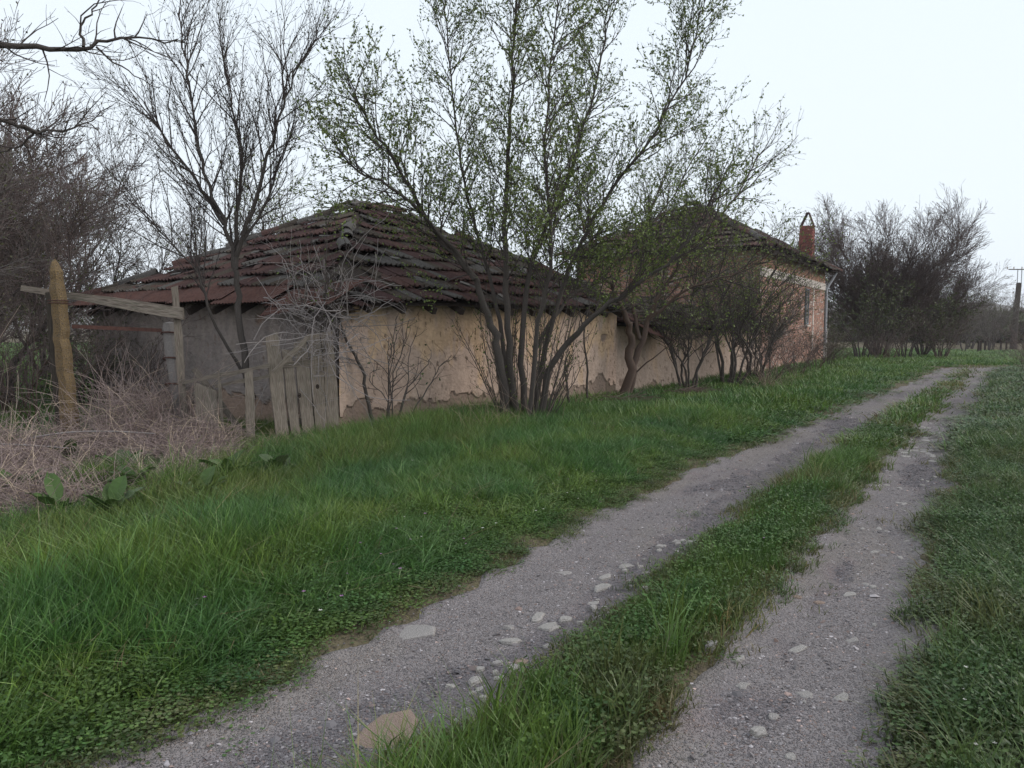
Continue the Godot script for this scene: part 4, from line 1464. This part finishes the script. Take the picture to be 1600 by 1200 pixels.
	single("picket", plank_mesh(1.1, .05, .022, .6, 1.0, .5), M.old_wood, "thin split picket under the rails, left of the wider picket", "picket", along(Vector3(-3.62, -.05, -9.6), Vector3(-3.68, 1.1, -9.6), face))
	single("picket", plank_mesh(1.1, .105, .025, .35, 1.1), M.old_wood, "wide grey picket with a slanted top beside the plank panel", "picket", along(Vector3(-3.25, -.06, -9.5), Vector3(-3.28, 1.05, -9.55), face))
	single("plank", plank_mesh(.95, .26, .03, -.5, .95), M.old_wood, "broad broken board leaning beside the grey gatepost amid dry stalks", "plank", along(Vector3(-3.74, -.08, -9.46), Vector3(-3.86, .88, -9.62), face))
	single("plank", plank_mesh(1.3, .08, .03, 0, .8), M.old_wood, "thin dark board fallen slantwise behind the pickets", "plank", along(Vector3(-3.3, .05, -9.75), Vector3(-4.1, 1.05, -9.9), face))
	# panel of upright planks
	o = thing("board_fence", "leaning panel of weathered grey upright planks at the shed corner", "fence panel", Vector3(-2.64, 0, -9.95))
	var f2 := Vector3(.62, 0, .78).normalized()
	var top_y := [1.5, 1.3, 1.42, 1.5, 1.53]
	for k in 5:
		var f := k / 4.0
		var lo := Vector3(-2.9, -.06, -9.68).lerp(Vector3(-2.38, -.06, -10.22), f) - o.position
		var hi := Vector3(-3.05, top_y[k], -9.75).lerp(Vector3(-2.46, top_y[k], -10.2), f) - o.position
		hi.y = top_y[k]
		part("plank", plank_mesh(lo.distance_to(hi), .172 if k != 1 else .13, .025, [.3, -.2, .25, -.1, .15][k], rng.randf_range(.95, 1.25)), M.old_wood, o, along(lo + f2 * .006 * (k % 2), hi + f2 * .006 * (k % 2), f2))
	for y in [.35, 1.1]:
		var lo := Vector3(-2.98, y, -9.76) - o.position
		var hi := Vector3(-2.4, y + .04, -10.24) - o.position
		part("batten", plank_mesh(lo.distance_to(hi), .08, .03, 0, .9), M.old_wood, o, along(lo, hi, f2))
	# knot holes: short dark rings of wood let into the boards
	for q in [[-2.72, .72, -9.79], [-2.53, .82, -9.96], [-2.84, .13, -9.63]]:
		b = mb(true)
		var pts := PackedVector3Array()
		for s in 13:
			var a := TAU * s / 12
			pts.append(Vector3(cos(a) * .018, sin(a) * .026, 0))
		b.tube(pts, .007, .007, 5)
		b.tube(PackedVector3Array([Vector3(0, 0, -.012), Vector3(0, 0, .004)]), .018, .014, 8, Color.WHITE, true)
		part("knot", b.mesh(), M.old_deck, o, Transform3D(Basis(Vector3.UP, .67), Vector3(q[0], q[1], q[2]) - o.position))
	single("plank", plank_mesh(.62, .055, .03, .4, 1.25), M.old_wood, "short pale brace leaning diagonally across the plank panel's top", "plank", along(Vector3(-2.98, 1.03, -9.58), Vector3(-2.58, 1.48, -9.78), f2))
	# fence posts far off beyond the bend
	for q in [[40.6, -66.], [42.6, -67.], [43.4, -67.5], [36.4, -60.], [38.4, -63.]]:
		b = mb()
		b.tube(PackedVector3Array([Vector3(0, -.2, 0), Vector3(.02, .9, 0)]), .09, .07, 6, Color.WHITE, true)
		single("fence_post", b.mesh(), M.old_deck, "short dark fence post in the field beyond the bend", "post", Transform3D(Basis(), on(q[0], q[1])), "fence posts beyond the bend")

func make_pole() -> void:
	var o := thing("power_pole", "wooden power pole with steel crossarm standing at the right edge", "pole", on(50.2, -77.0))
	var lean := Vector3(.28, 0, 0)
	var b := mb(true)
	b.tube(PackedVector3Array([Vector3(0, -.3, 0), Vector3(.1, 3., 0), Vector3(.28, 6.6, 0)]), .34, .24, 10, Color.WHITE, true)
	part("shaft", b.mesh(), M.pole_wood, o)
	for s in [-1, 1]:
		b = mb()
		b.box(Transform3D(Basis(), Vector3(.3 + s * .2, 7.2, 0)), Vector3(.06, 1.5, .06))
		part("bracket", b.mesh(), M.zinc, o)
	b = mb()
	b.box(Transform3D(Basis(), Vector3(.3, 7.95, 0)), Vector3(2.2, .09, .09))
	part("crossarm", b.mesh(), M.pole_wood, o)
	for x in [-.95, -.3, .5, 1.3]:
		b = mb(true)
		b.tube(PackedVector3Array([Vector3(x, 7.98, 0), Vector3(x, 8.1, 0), Vector3(x, 8.2, 0)]), .05, .06, 8, Color.WHITE, true)
		part("insulator", b.mesh(), M.white_plaster, o)
	for y in [5.6, 6.0]:
		b = mb(true)
		b.tube(PackedVector3Array([Vector3(-.1, y, .0), Vector3(-.25, y, 0), Vector3(-.3, y + .12, 0)]), .03, .04, 6, Color.WHITE, true)
		part("insulator", b.mesh(), M.white_plaster, o)

# ------------------------------------------------------------------ dead vegetation
func strand(b: MB, at: Vector3, d: Vector3, len: float, n: int, curl: float, drop: float, r: float, c := Color.WHITE) -> PackedVector3Array:
	var pts := PackedVector3Array([at])
	var bend := Vector3(rng.randfn(), rng.randfn(), rng.randfn()) * curl
	for k in n:
		d = (d + bend + Vector3(rng.randfn() * curl * .6, rng.randfn() * curl * .6 - drop, rng.randfn() * curl * .6)).normalized()
		at += d * len / n
		pts.append(at)
	b.tube(pts, r, r * .5, 3, c)
	return pts

func make_dead_stuff() -> void:
	# grey dead climber tangled over the shed corner and the plank panel
	rng.seed = 71
	var o := thing("dead_climber", "tangle of grey dead climber over the shed corner and the plank panel", "vine", Vector3(-2.52, 0, -10.42))
	var b := mb(true)
	b.tube(curve([Vector3(0, -.1, 0), Vector3(.06, .7, .02), Vector3(-.03, 1.4, .05), Vector3(.02, 2.0, .08), Vector3(.0, 2.5, .05)], 5), .035, .018, 6, Color.WHITE, true)
	b.tube(curve([Vector3(.1, -.1, .1), Vector3(.0, .6, .12), Vector3(.1, 1.3, .12), Vector3(.04, 2.05, .1)], 5), .022, .012, 6, Color.WHITE, true)
	part("stem", b.mesh(), M.twig_grey, o)
	b = mb(true)
	for k in 120:
		var at := Vector3(rng.randfn() * .22, rng.randf_range(1.15, 2.15), .12 + rng.randfn() * .12)
		var along_ := rng.randf_range(-1.0, 1.5)
		var d := Vector3(along_ * .75, rng.randf_range(-.5, .6), .35 + rng.randfn() * .35 - along_ * .7).normalized()
		var pts := strand(b, at, d, rng.randf_range(.5, 1.7), 9, .26, .04, rng.randf_range(.005, .009))
		for q in 4:
			var j := rng.randi_range(2, 7)
			strand(b, pts[j], (pts[j] - pts[j - 1]).normalized() + Vector3(rng.randfn(), rng.randfn(), rng.randfn()) * .7, rng.randf_range(.15, .5), 5, .3, .03, .003)
	part("tangle", b.mesh(), M.dead_vine, o)
	# leafy sprout at the shed corner, before the broken hip
	rng.seed = 75
	var sp := new_plant({"lens": [.75, .36, .16], "dens": [4., 4.5, 4.], "rad": [.008, .004, .0025], "ang": .6, "up": [0, .1, .1, .1], "wob": .18, "thick": 1.0, "leaves": 8., "leaf": .04, "ca": Color(.11, .15, .045), "cb": Color(.07, .1, .035)})
	for k in 5:
		var a := TAU * k / 5
		limb(sp, [Vector3(-2.62 + cos(a) * .05, -.08, -10.38 + sin(a) * .05), Vector3(-2.62 + cos(a) * .12, 1.0, -10.34 + sin(a) * .1), Vector3(-2.58 + cos(a) * .3 + rng.randfn() * .1, 2.0, -10.3 + sin(a) * .15), Vector3(-2.5 + cos(a) * .55 + rng.randfn() * .15, rng.randf_range(2.6, 3.2), -10.3 + sin(a) * .3)], .018, .004, .45)
	var so := thing("leafy_sapling", "leafy sapling rising behind the plank panel before the roof's broken hip", "sapling", Vector3(-2.62, 0, -10.38))
	plant_parts(sp, so, M.bark, M.twig)
	# thin shrub growing against the tan wall
	rng.seed = 72
	var t := new_plant({"lens": [.5, .25], "dens": [3.5, 3.], "rad": [.007, .0035], "ang": .7, "up": [0, .06, .05], "wob": .2, "thick": 1.0, "leaves": 2.2, "leaf": .05, "ca": Color(.06, .1, .03), "cb": Color(.04, .07, .03)})
	for q in [[.0, .25, 1.55, .012], [.1, .45, 1.7, .012], [-.05, .05, 1.4, .011], [.05, .2, 1.75, .011], [.12, .9, 1.25, .014], [.15, 1.35, 1.15, .014], [-.1, -.2, 1.0, .01], [.05, .6, 1.5, .01], [.0, .35, 1.2, .009]]:
		var p0 := Vector3(-1.78 + q[0] * .6, -.06, -10.95 - q[0] * .8)
		var p1 := Vector3(-1.78 + q[1] * .62, q[2], -10.95 - q[1] * .75)
		limb(t, [p0, p0.lerp(p1, .4) + Vector3(rng.randfn() * .05, .15, .05), p0.lerp(p1, .75) + Vector3(rng.randfn() * .05, .12, .05), p1], q[3], .004, .25)
	var s := thing("thin_shrub", "thin nearly leafless shrub growing against the tan shed wall", "shrub", Vector3(-1.75, 0, -11))
	plant_parts(t, s, M.bark, M.twig)
	# crooked stem at the wall's corner
	t = new_plant({"lens": [.4, .2], "dens": [3., 3.], "rad": [.006, .003], "ang": .8, "up": [0, .02, .0], "wob": .25, "thick": 1.0, "leaves": 0., "leaf": .04, "ca": Color.WHITE, "cb": Color.WHITE})
	limb(t, [Vector3(-1.94, -.08, -10.82), Vector3(-2.02, .5, -10.8), Vector3(-2.12, 1.0, -10.75), Vector3(-2.3, 1.45, -10.62), Vector3(-2.42, 1.8, -10.5)], .032, .015, .5)
	s = thing("crooked_sapling", "crooked bare sapling bending left before the corner of the tan wall", "sapling", Vector3(-1.94, 0, -10.82))
	plant_parts(t, s, M.bark, M.twig)
	# slim dead stems before the annex
	for q in [[1.42, -14.9, 1.9, "slim dark stem rising from the grass right of the big leafy tree"], [.98, -13.9, 1.1, "short dark dead stem in the grass just right of the big leafy tree"]]:
		t = new_plant({"lens": [.5, .25], "dens": [1.8, 2.5], "rad": [.008, .004], "ang": .8, "up": [0, .02, .0], "wob": .2, "thick": 1.2, "leaves": 2., "leaf": .04, "ca": Color(.07, .1, .03), "cb": Color(.05, .08, .03)})
		limb(t, [on(q[0], q[1], -.1), on(q[0] + .05, q[1], q[2] * .33), on(q[0] - .03, q[1], q[2] * .66), on(q[0] + .06, q[1], q[2])], .03, .014, .4)
		s = thing("sapling", q[3], "sapling", on(q[0], q[1]))
		plant_parts(t, s, M.bark, M.twig)
	# pile of dry stalks in the gateway and before it
	rng.seed = 73
	var lumps := LUMPS
	b = mb(true, true)
	for q in lumps:
		for k in int(1100 * q[4] * maxf(q[2], .5)):
			var a := rng.randf() * TAU
			var d: float = sqrt(rng.randf()) * q[2]
			var x: float = q[0] + cos(a) * d
			var z: float = q[1] + sin(a) * d * .75
			var hh: float = q[3] * (1.0 - .75 * (d / q[2]) ** 2)
			var up := rng.randf()
			var c := Color(.3, .245, .23).lerp(Color(.19, .15, .145), rng.randf())
			if rng.randf() < .18: c = Color(.44, .37, .29)
			if up < .3: # upright, arching over
				strand(b, on(x, z, -.02), Vector3(rng.randfn() * .35, 1, rng.randfn() * .35).normalized(), hh * rng.randf_range(1.0, 1.9) + .12, 6, .09, .16, .0042, c)
			else:
				strand(b, on(x, z, hh * rng.randf() ** .7), Vector3(rng.randfn(), rng.randfn() * .22, rng.randfn() * .7).normalized(), rng.randf_range(.25, .7), 4, .12, .03, .003, c)
	var dry := setting("dry_stalks", b.mesh(), M.straw, "stuff")
	tag(dry, "matted heap of dry mauve-brown stalks in and before the gateway", "dry grass")
	# long bleached canes lying on the heap
	for q in [[Vector3(-5.4, .36, -8.3), Vector3(-4.0, .4, -8.55), .012, "long pale cane lying on the dry heap below the gateway"], [Vector3(-6.9, .5, -8.2), Vector3(-5.0, .3, -7.6), .014, "long brown cane sloping down across the dry heap at the left"], [Vector3(-6.4, .36, -7.6), Vector3(-4.6, .34, -7.9), .012, "reddish cane lying level on the dry heap, lowest of the canes"]]:
		b = mb(true)
		b.tube(curve([q[0], q[0].lerp(q[1], .35) + Vector3(0, .06, 0), q[0].lerp(q[1], .7) + Vector3(0, .05, .02), q[1]], 5), q[2], q[2] * .5, 6, Color.WHITE, true)
		single("cane", b.mesh(), M.twig_red if q[2] > .013 else M.dead_vine, q[3], "cane")
	# tall pale bent stalks left of the post
	b = mb(true, true)
	for k in 46:
		var x := rng.randf_range(-7.6, -5.7)
		var z := rng.randf_range(-9.8, -8.2)
		strand(b, on(x, z, -.03), Vector3(rng.randfn() * .25, 1, rng.randfn() * .2).normalized(), rng.randf_range(.9, 2.0), 7, .09, .05, .004, Color(.42, .37, .31).lerp(Color(.25, .2, .17), rng.randf()))
	for k in 150:
		var x := rng.randf_range(-5.2, -4.15)
		strand(b, on(x, -9.55 + rng.randfn() * .15, -.03), Vector3(rng.randfn() * .2, 1, rng.randfn() * .2).normalized(), rng.randf_range(.7, 1.5), 7, .09, .08, .0035, Color(.4, .33, .3).lerp(Color(.25, .2, .18), rng.randf()))
	dry = setting("tall_stalks", b.mesh(), M.straw, "stuff")
	tag(dry, "scattered tall pale dead stalks around the gateway", "dry grass")
	# dry tufts in the grass by the big tree and along the wall foot
	b = mb(true, true)
	for q in [[-.45, -10.6, .42, 60], [-.2, -11.2, .3, 40], [.1, -11.3, .8, 26], [1.1, -14.2, .5, 60], [-1.3, -11.5, .4, 120], [-.7, -12.1, .45, 140], [6.1, -18.2, .7, 130], [-2.6, -9.2, .35, 60], [-3.0, -8.9, .3, 60]]:
		for k in q[3]:
			strand(b, on(q[0] + rng.randfn() * .22, q[1] + rng.randfn() * .2, -.02), Vector3(rng.randfn() * .5, 1, rng.randfn() * .5).normalized(), q[2] * rng.randf_range(.6, 1.5), 5, .1, .12, .0028, Color(.36, .3, .22).lerp(Color(.22, .17, .14), rng.randf()))
	dry = setting("dry_tufts", b.mesh(), M.straw, "stuff")
	tag(dry, "dry straw tufts at the foot of the wall and the big tree", "dry grass")
	# heaps of cut twigs
	for q in [[2.05, -14.8, .5, "heap of pale cut twigs lying in the grass before the forked tree"], [3.75, -16.6, .38, "small grey heap of dead grass right of the twig heap"]]:
		b = mb(true, true)
		for k in 110:
			var a := rng.randfn() * .5 + .3
			strand(b, on(q[0] + rng.randfn() * q[2] * .5, q[1] + rng.randfn() * q[2] * .25, rng.randf_range(.02, .2)), Vector3(cos(a), rng.randfn() * .12, sin(a) * .6), rng.randf_range(.25, .75), 4, .08, .02, .006, Color(.3, .25, .22).lerp(Color(.16, .11, .095), rng.randf()))
		var hp := thing("twig_heap", q[3], "twigs", on(q[0], q[1]))
		for k in b.v.size(): b.v[k] -= hp.position
		var hm := part("twigs", b.mesh(), M.straw, hp)
		hm.set_meta("kind", "stuff")
	# broad dock leaves standing in the grass
	rng.seed = 74
	var spots := [[-3.5, -5.85, "dock plant at the left with the largest pale upturned leaf"], [-3.05, -5.75, "dock plant low in the grass, right of the largest leaf"], [-3.35, -6.7, "dock plant on the dry heap below the lichened gatepost"], [-2.62, -6.35, "dock plant in the grass below the short grey gatepost"], [-2.3, -7.5, "small dock plant below the plank panel at the grass edge"], [-2.72, -7.2, "dock plant just left of the small one below the plank panel"], [-4.7, -8.1, "dock plant poking out of the dry heap right of the lichened post"], [-3.9, -7.6, "dock plant with dark leaves under the long pale cane"], [-4.3, -6.6, "dark dock plant at the left edge of the picture"], [-1.68, -3.5, "flattened dock leaves in the grass close to the left rut"]]
	for q in spots:
		var flat: bool = q[1] > -4.2
		s = thing("dock_plant", q[2], "plant", on(q[0], q[1]))
		for k in (5 if flat else rng.randi_range(9, 13)):
			var a := rng.randf() * TAU
			b = mb(false, true)
			var l := rng.randf_range(.14, .3) * (.6 if flat else 1.)
			var wv := l * rng.randf_range(.2, .27)
			var rise2 := rng.randf_range(.6, 2.0) if not flat else .12
			var dir := Vector3(cos(a), rise2, sin(a)).normalized()
			var sidev := Vector3(-sin(a), 0, cos(a))
			var p := Vector3.ZERO
			var rows := []
			for j in 7:
				var f := j / 6.0
				var ww: float = wv * [.08, .75, 1.0, 1.0, .85, .5, .03][j]
				var wave := rng.randfn() * .008
				rows.append([p - sidev * ww + Vector3(0, ww * .35 + wave, 0), p, p + sidev * ww + Vector3(0, ww * .35 - wave, 0)])
				p += dir * l / 6
				dir = (dir + Vector3(0, -.12, 0)).normalized()
			var g := rng.randf_range(.75, 1.25)
			var c := Color(.055 * g, .098 * g, .03 * g)
			if rng.randf() < .25: c = Color(.085 * g, .12 * g, .06 * g)
			for j in 6:
				for e in 2:
					b.quad(rows[j][e], rows[j][e + 1], rows[j + 1][e + 1], rows[j + 1][e], c)
			part("leaf", b.mesh(), M.leaf, s, Transform3D(Basis(), Vector3(cos(a) * .03, .06 if flat else rng.randf_range(.05, .18), sin(a) * .03)))

func make_stones() -> void:
	rng.seed = 81
	var list := [
		# x, z, length, width, height, tone
		[-.55, -3.98, .3, .17, .02, 1, "largest flat pale slab at the left rut's grassy edge", ""],
		[.2, -4.08, .13, .1, .035, 0, "thick pale stone, brightest at the middle strip's edge", ""],
		[.14, -4.22, .15, .075, .03, 0, "long pale stone just behind the brightest one at the middle strip", ""],
		[-.01, -3.86, .15, .07, .03, 0, "low whitish stone before the brightest one by the left rut", ""],
		[.56, -4.72, .15, .08, .035, 0, "pale jagged stone at the far end of the row by the left rut", ""],
		[.62, -4.92, .14, .06, .03, 0, "narrow pale stone second from the far end of the row", ""],
		[.78, -5.12, .15, .07, .025, 1, "greyish stone half under grass, farthest of the row by the left rut", ""],
		[.04, -3.62, .09, .06, .02, 2, "reddish stone in the row between the left rut and the middle strip", ""],
		[-.15, -3.56, .06, .05, .03, 0, "small pale stone in the row beside the left rut", "small pale stones by the left rut"],
		[-.06, -3.46, .07, .035, .02, 0, "small pale stone in the row beside the left rut", "small pale stones by the left rut"],
		[-.28, -3.4, .05, .035, .025, 0, "small pale stone in the row beside the left rut", "small pale stones by the left rut"],
		[-.14, -3.38, .08, .04, .015, 0, "small pale stone in the row beside the left rut", "small pale stones by the left rut"],
		[-.02, -4.05, .06, .05, .03, 1, "small grey stone touching the long pale one at the middle strip", ""],
		[-.5, -2.98, .3, .21, .03, 2, "broad pinkish lump of old mortar at the near end of the left rut", ""],
		[1.0, -3.72, .1, .06, .05, 0, "white stone at the right edge of the middle strip", ""],
		[1.1, -3.62, .12, .035, .03, 0, "white sliver of stone beside the right rut's left edge", ""],
		[1.05, -3.38, .09, .05, .02, 1, "grey stone sunk in the turf by the white one", ""],
		[1.46, -3.8, .17, .05, .02, 0, "flat pale slab in the middle of the right rut", ""],
		[1.46, -3.28, .13, .05, .018, 0, "thin pale slab nearer than the middle one in the right rut", ""],
		[.99, -2.97, .07, .06, .04, 0, "pointed pale stone, nearest in the right rut", ""],
		[1.08, -3.08, .06, .045, .02, 1, "small pointed stone just behind the nearest one in the right rut", ""],
		[2.06, -4.58, .1, .06, .025, 0, "white oval stone on the right side of the right rut", ""],
		[1.72, -4.52, .1, .05, .015, 2, "pinkish flat stone in the right rut, left of the white oval", ""],
		[1.83, -4.45, .07, .05, .018, 2, "small pinkish stone nearest the white oval stone", ""],
		[2.05, -5.55, .13, .06, .014, 1, "bluish flat stone in the right rut beyond the white oval", ""],
		[2.55, -6.3, .14, .06, .015, 0, "pale flat stone in the right rut, midway to the paved patch", ""],
		[2.62, -6.75, .2, .07, .02, 0, "larger pale flat stone in the right rut, before the paved patch", ""],
		[2.95, -7.2, .16, .1, .02, 0, "squarish pale stone in the right rut before the paved patch", ""],
		[3.2, -7.5, .15, .05, .015, 0, "narrow pale stone at the right of the squarish one", ""],
		[.35, -5.0, .12, .08, .012, 1, "flat dusty stone in the middle of the left rut", ""]]
	for q in list: stone(q[0], q[1], q[2], q[3], q[4], q[5], q[6], q[7])
	for k in 34:
		var t := rng.randf_range(2.6, 5.6)
		var r := ruts(t)
		var s: float = r[0] + r[1] * rng.randf_range(.55, 1.15)
		var e := rng.randf_range(.03, .09)
		stone(U.x * t + R.x * s, U.y * t + R.y * s, e, e * rng.randf_range(.5, .8), rng.randf_range(.02, .045), 0 if rng.randf() < .6 else 1, "small pale stone in the row beside the left rut", "small pale stones by the left rut")
	for k in 26:
		var t := rng.randf_range(2.8, 9.5)
		var r := ruts(t)
		var s: float = r[2] + r[3] * rng.randf_range(-.9, .8)
		var e := rng.randf_range(.03, .1)
		stone(U.x * t + R.x * s, U.y * t + R.y * s, e, e * rng.randf_range(.4, .8), rng.randf_range(.012, .03), 0 if rng.randf() < .6 else 1, "small flat stone scattered in the near half of the right rut", "small stones in the right rut")
	# a patch of old paving stones showing in the right rut
	for k in 30:
		var t := rng.randf_range(10.2, 14.2)
		var r := ruts(t)
		var s: float = r[2] + rng.randf_range(-.9, .7) * r[3]
		stone(U.x * t + R.x * s, U.y * t + R.y * s, rng.randf_range(.1, .2), rng.randf_range(.08, .14), .018, 0 if rng.randf() < .7 else 1, "pale paving stone in the patch far along the right rut", "paving stones in the right rut")

func make_hills() -> void:
	var f := FastNoiseLite.new()
	f.seed = 9
	f.frequency = .004
	f.fractal_octaves = 5
	var b := mb()
	var nx := 160
	var nz := 14
	for j in nz + 1:
		for k in nx + 1:
			var x := -700. + 2600. * k / nx
			var z := -620. - 560. * j / nz
			var env := sin(PI * .5 * minf(1., j / 8.)) ** 1.5
			var y := -4. + env * (26. + 15. * f.get_noise_2d(x, z)) + (1.6 * f.get_noise_2d(x * 9., z * 9.) if j > 2 else 0.)
			b.v.append(Vector3(x, y, z))
	for j in nz:
		for k in nx:
			var a := j * (nx + 1) + k
			b.i.append(a); b.i.append(a + 1); b.i.append(a + nx + 1)
			b.i.append(a + 1); b.i.append(a + nx + 2); b.i.append(a + nx + 1)
	setting("hills", b.mesh(), M.hill)
	# scrub on the plain between the bend and the hills: reads as one mass
	rng.seed = 91
	var sb := mb(false, true)
	for k in 420:
		var p := Vector3(rng.randfn() * .5, rng.randf_range(0, 1.1), rng.randfn() * .5)
		var d := Vector3(rng.randfn() * .5, 1, rng.randfn() * .5).normalized() * rng.randf_range(.12, .4)
		var s := d.cross(Vector3(rng.randfn(), rng.randfn(), rng.randfn())).normalized() * rng.randf_range(.02, .07)
		var g := rng.randf_range(.7, 1.3)
		sb.tri(p - s, p + s, p + d, Color(g, g, g))
	var P := []
	var C := []
	for k in 1500:
		var a := rng.randf_range(.1, .72)
		var r := 125. * pow(5., rng.randf())
		var x := sin(a) * r
		var z := -cos(a) * r
		var sc := rng.randf_range(2., 3.6) * (1. + r * .002)
		P.append(Transform3D(Basis(Vector3.UP, rng.randf() * TAU).scaled(Vector3(sc * 1.4, sc * .9, sc * 1.4)), on(x, z, -.3)))
		var c := Color(.085, .075, .06).lerp(Color(.07, .085, .035), rng.randf())
		C.append(c)
	crowd("far_scrub", sb.mesh(), M.leaf, P, C, self, "hazy belt of scrub and trees far beyond the bend", "scrub")

# ------------------------------------------------------------------ sky
func sky_texture() -> ImageTexture:
	var w := 512
	var h := 256
	var im := Image.create(w, h, false, Image.FORMAT_RGBF)
	var glow := Vector3(sin(.75), .06, -cos(.75)).normalized()
	for y in h:
		var e := (.5 - (y + .5) / h) * PI
		for x in w:
			var a := ((x + .5) / w - .5) * TAU
			var d := Vector3(sin(a) * cos(e), sin(e), -cos(a) * cos(e))
			var u := clampf(sin(e), 0, 1)
			var c := Color(.59, .645, .69).lerp(Color(.52, .59, .66), 1.0 - pow(1.0 - u, 1.15))
			var g := pow(clampf(d.dot(glow) * .5 + .5, 0, 1), 4.0)
			c = c.lerp(Color(.86, .815, .84), g * .95)
			var low := exp(-u * 16.) * pow(clampf(d.dot(glow), 0, 1), 1.5)
			c = c.lerp(Color(.72, .645, .66), low * .5)
			im.set_pixel(x, y, c)
	return ImageTexture.create_from_image(im)

func _ready() -> void:
	# camera
	var cam := Camera3D.new()
	cam.name = "camera"
	cam.position = Vector3(0, 1.6, 0)
	cam.rotation.x = -atan(90.0 / 1200.0)
	cam.fov = 53.13
	cam.near = .05
	cam.far = 4000
	add_child(cam)
	cam.current = true
	# sky and exposure
	var env := Environment.new()
	env.background_mode = Environment.BG_SKY
	var sky := Sky.new()
	var pm := PanoramaSkyMaterial.new()
	pm.panorama = sky_texture()
	sky.sky_material = pm
	env.sky = sky
	env.tonemap_mode = Environment.TONE_MAPPER_LINEAR
	env.tonemap_exposure = 1.6
	env.fog_enabled = true
	env.fog_density = .0004
	env.fog_light_color = Color(.93, .93, .97)
	env.sdfgi_enabled = true
	env.ssao_enabled = true
	env.ssil_enabled = true
	var we := WorldEnvironment.new()
	we.name = "environment"
	we.environment = env
	add_child(we)
	# low soft light from the side of the sunset
	var sun := DirectionalLight3D.new()
	sun.name = "sun"
	sun.light_energy = .5
	sun.light_color = Color(1.0, .94, .9)
	sun.light_angular_distance = 45.0
	sun.shadow_enabled = true
	add_child(sun)
	sun.look_at_from_position(Vector3.ZERO, -Vector3(sin(1.45), .55, -cos(1.45)))

	soft.seed = 4
	soft.frequency = .35
	fine.seed = 6
	fine.frequency = .5
	fine.fractal_octaves = 2
	make_materials()
	make_lut()
	make_ground()
	print("ground ", Time.get_ticks_msec())
	make_hills()
	make_shed()
	make_house()
	print("buildings ", Time.get_ticks_msec())
	make_trees()
	print("trees ", Time.get_ticks_msec())
	make_fence()
	make_pole()
	make_dead_stuff()
	make_stones()
	print("things ", Time.get_ticks_msec())
	make_grass()
	make_gravel()
	print("done ", Time.get_ticks_msec())
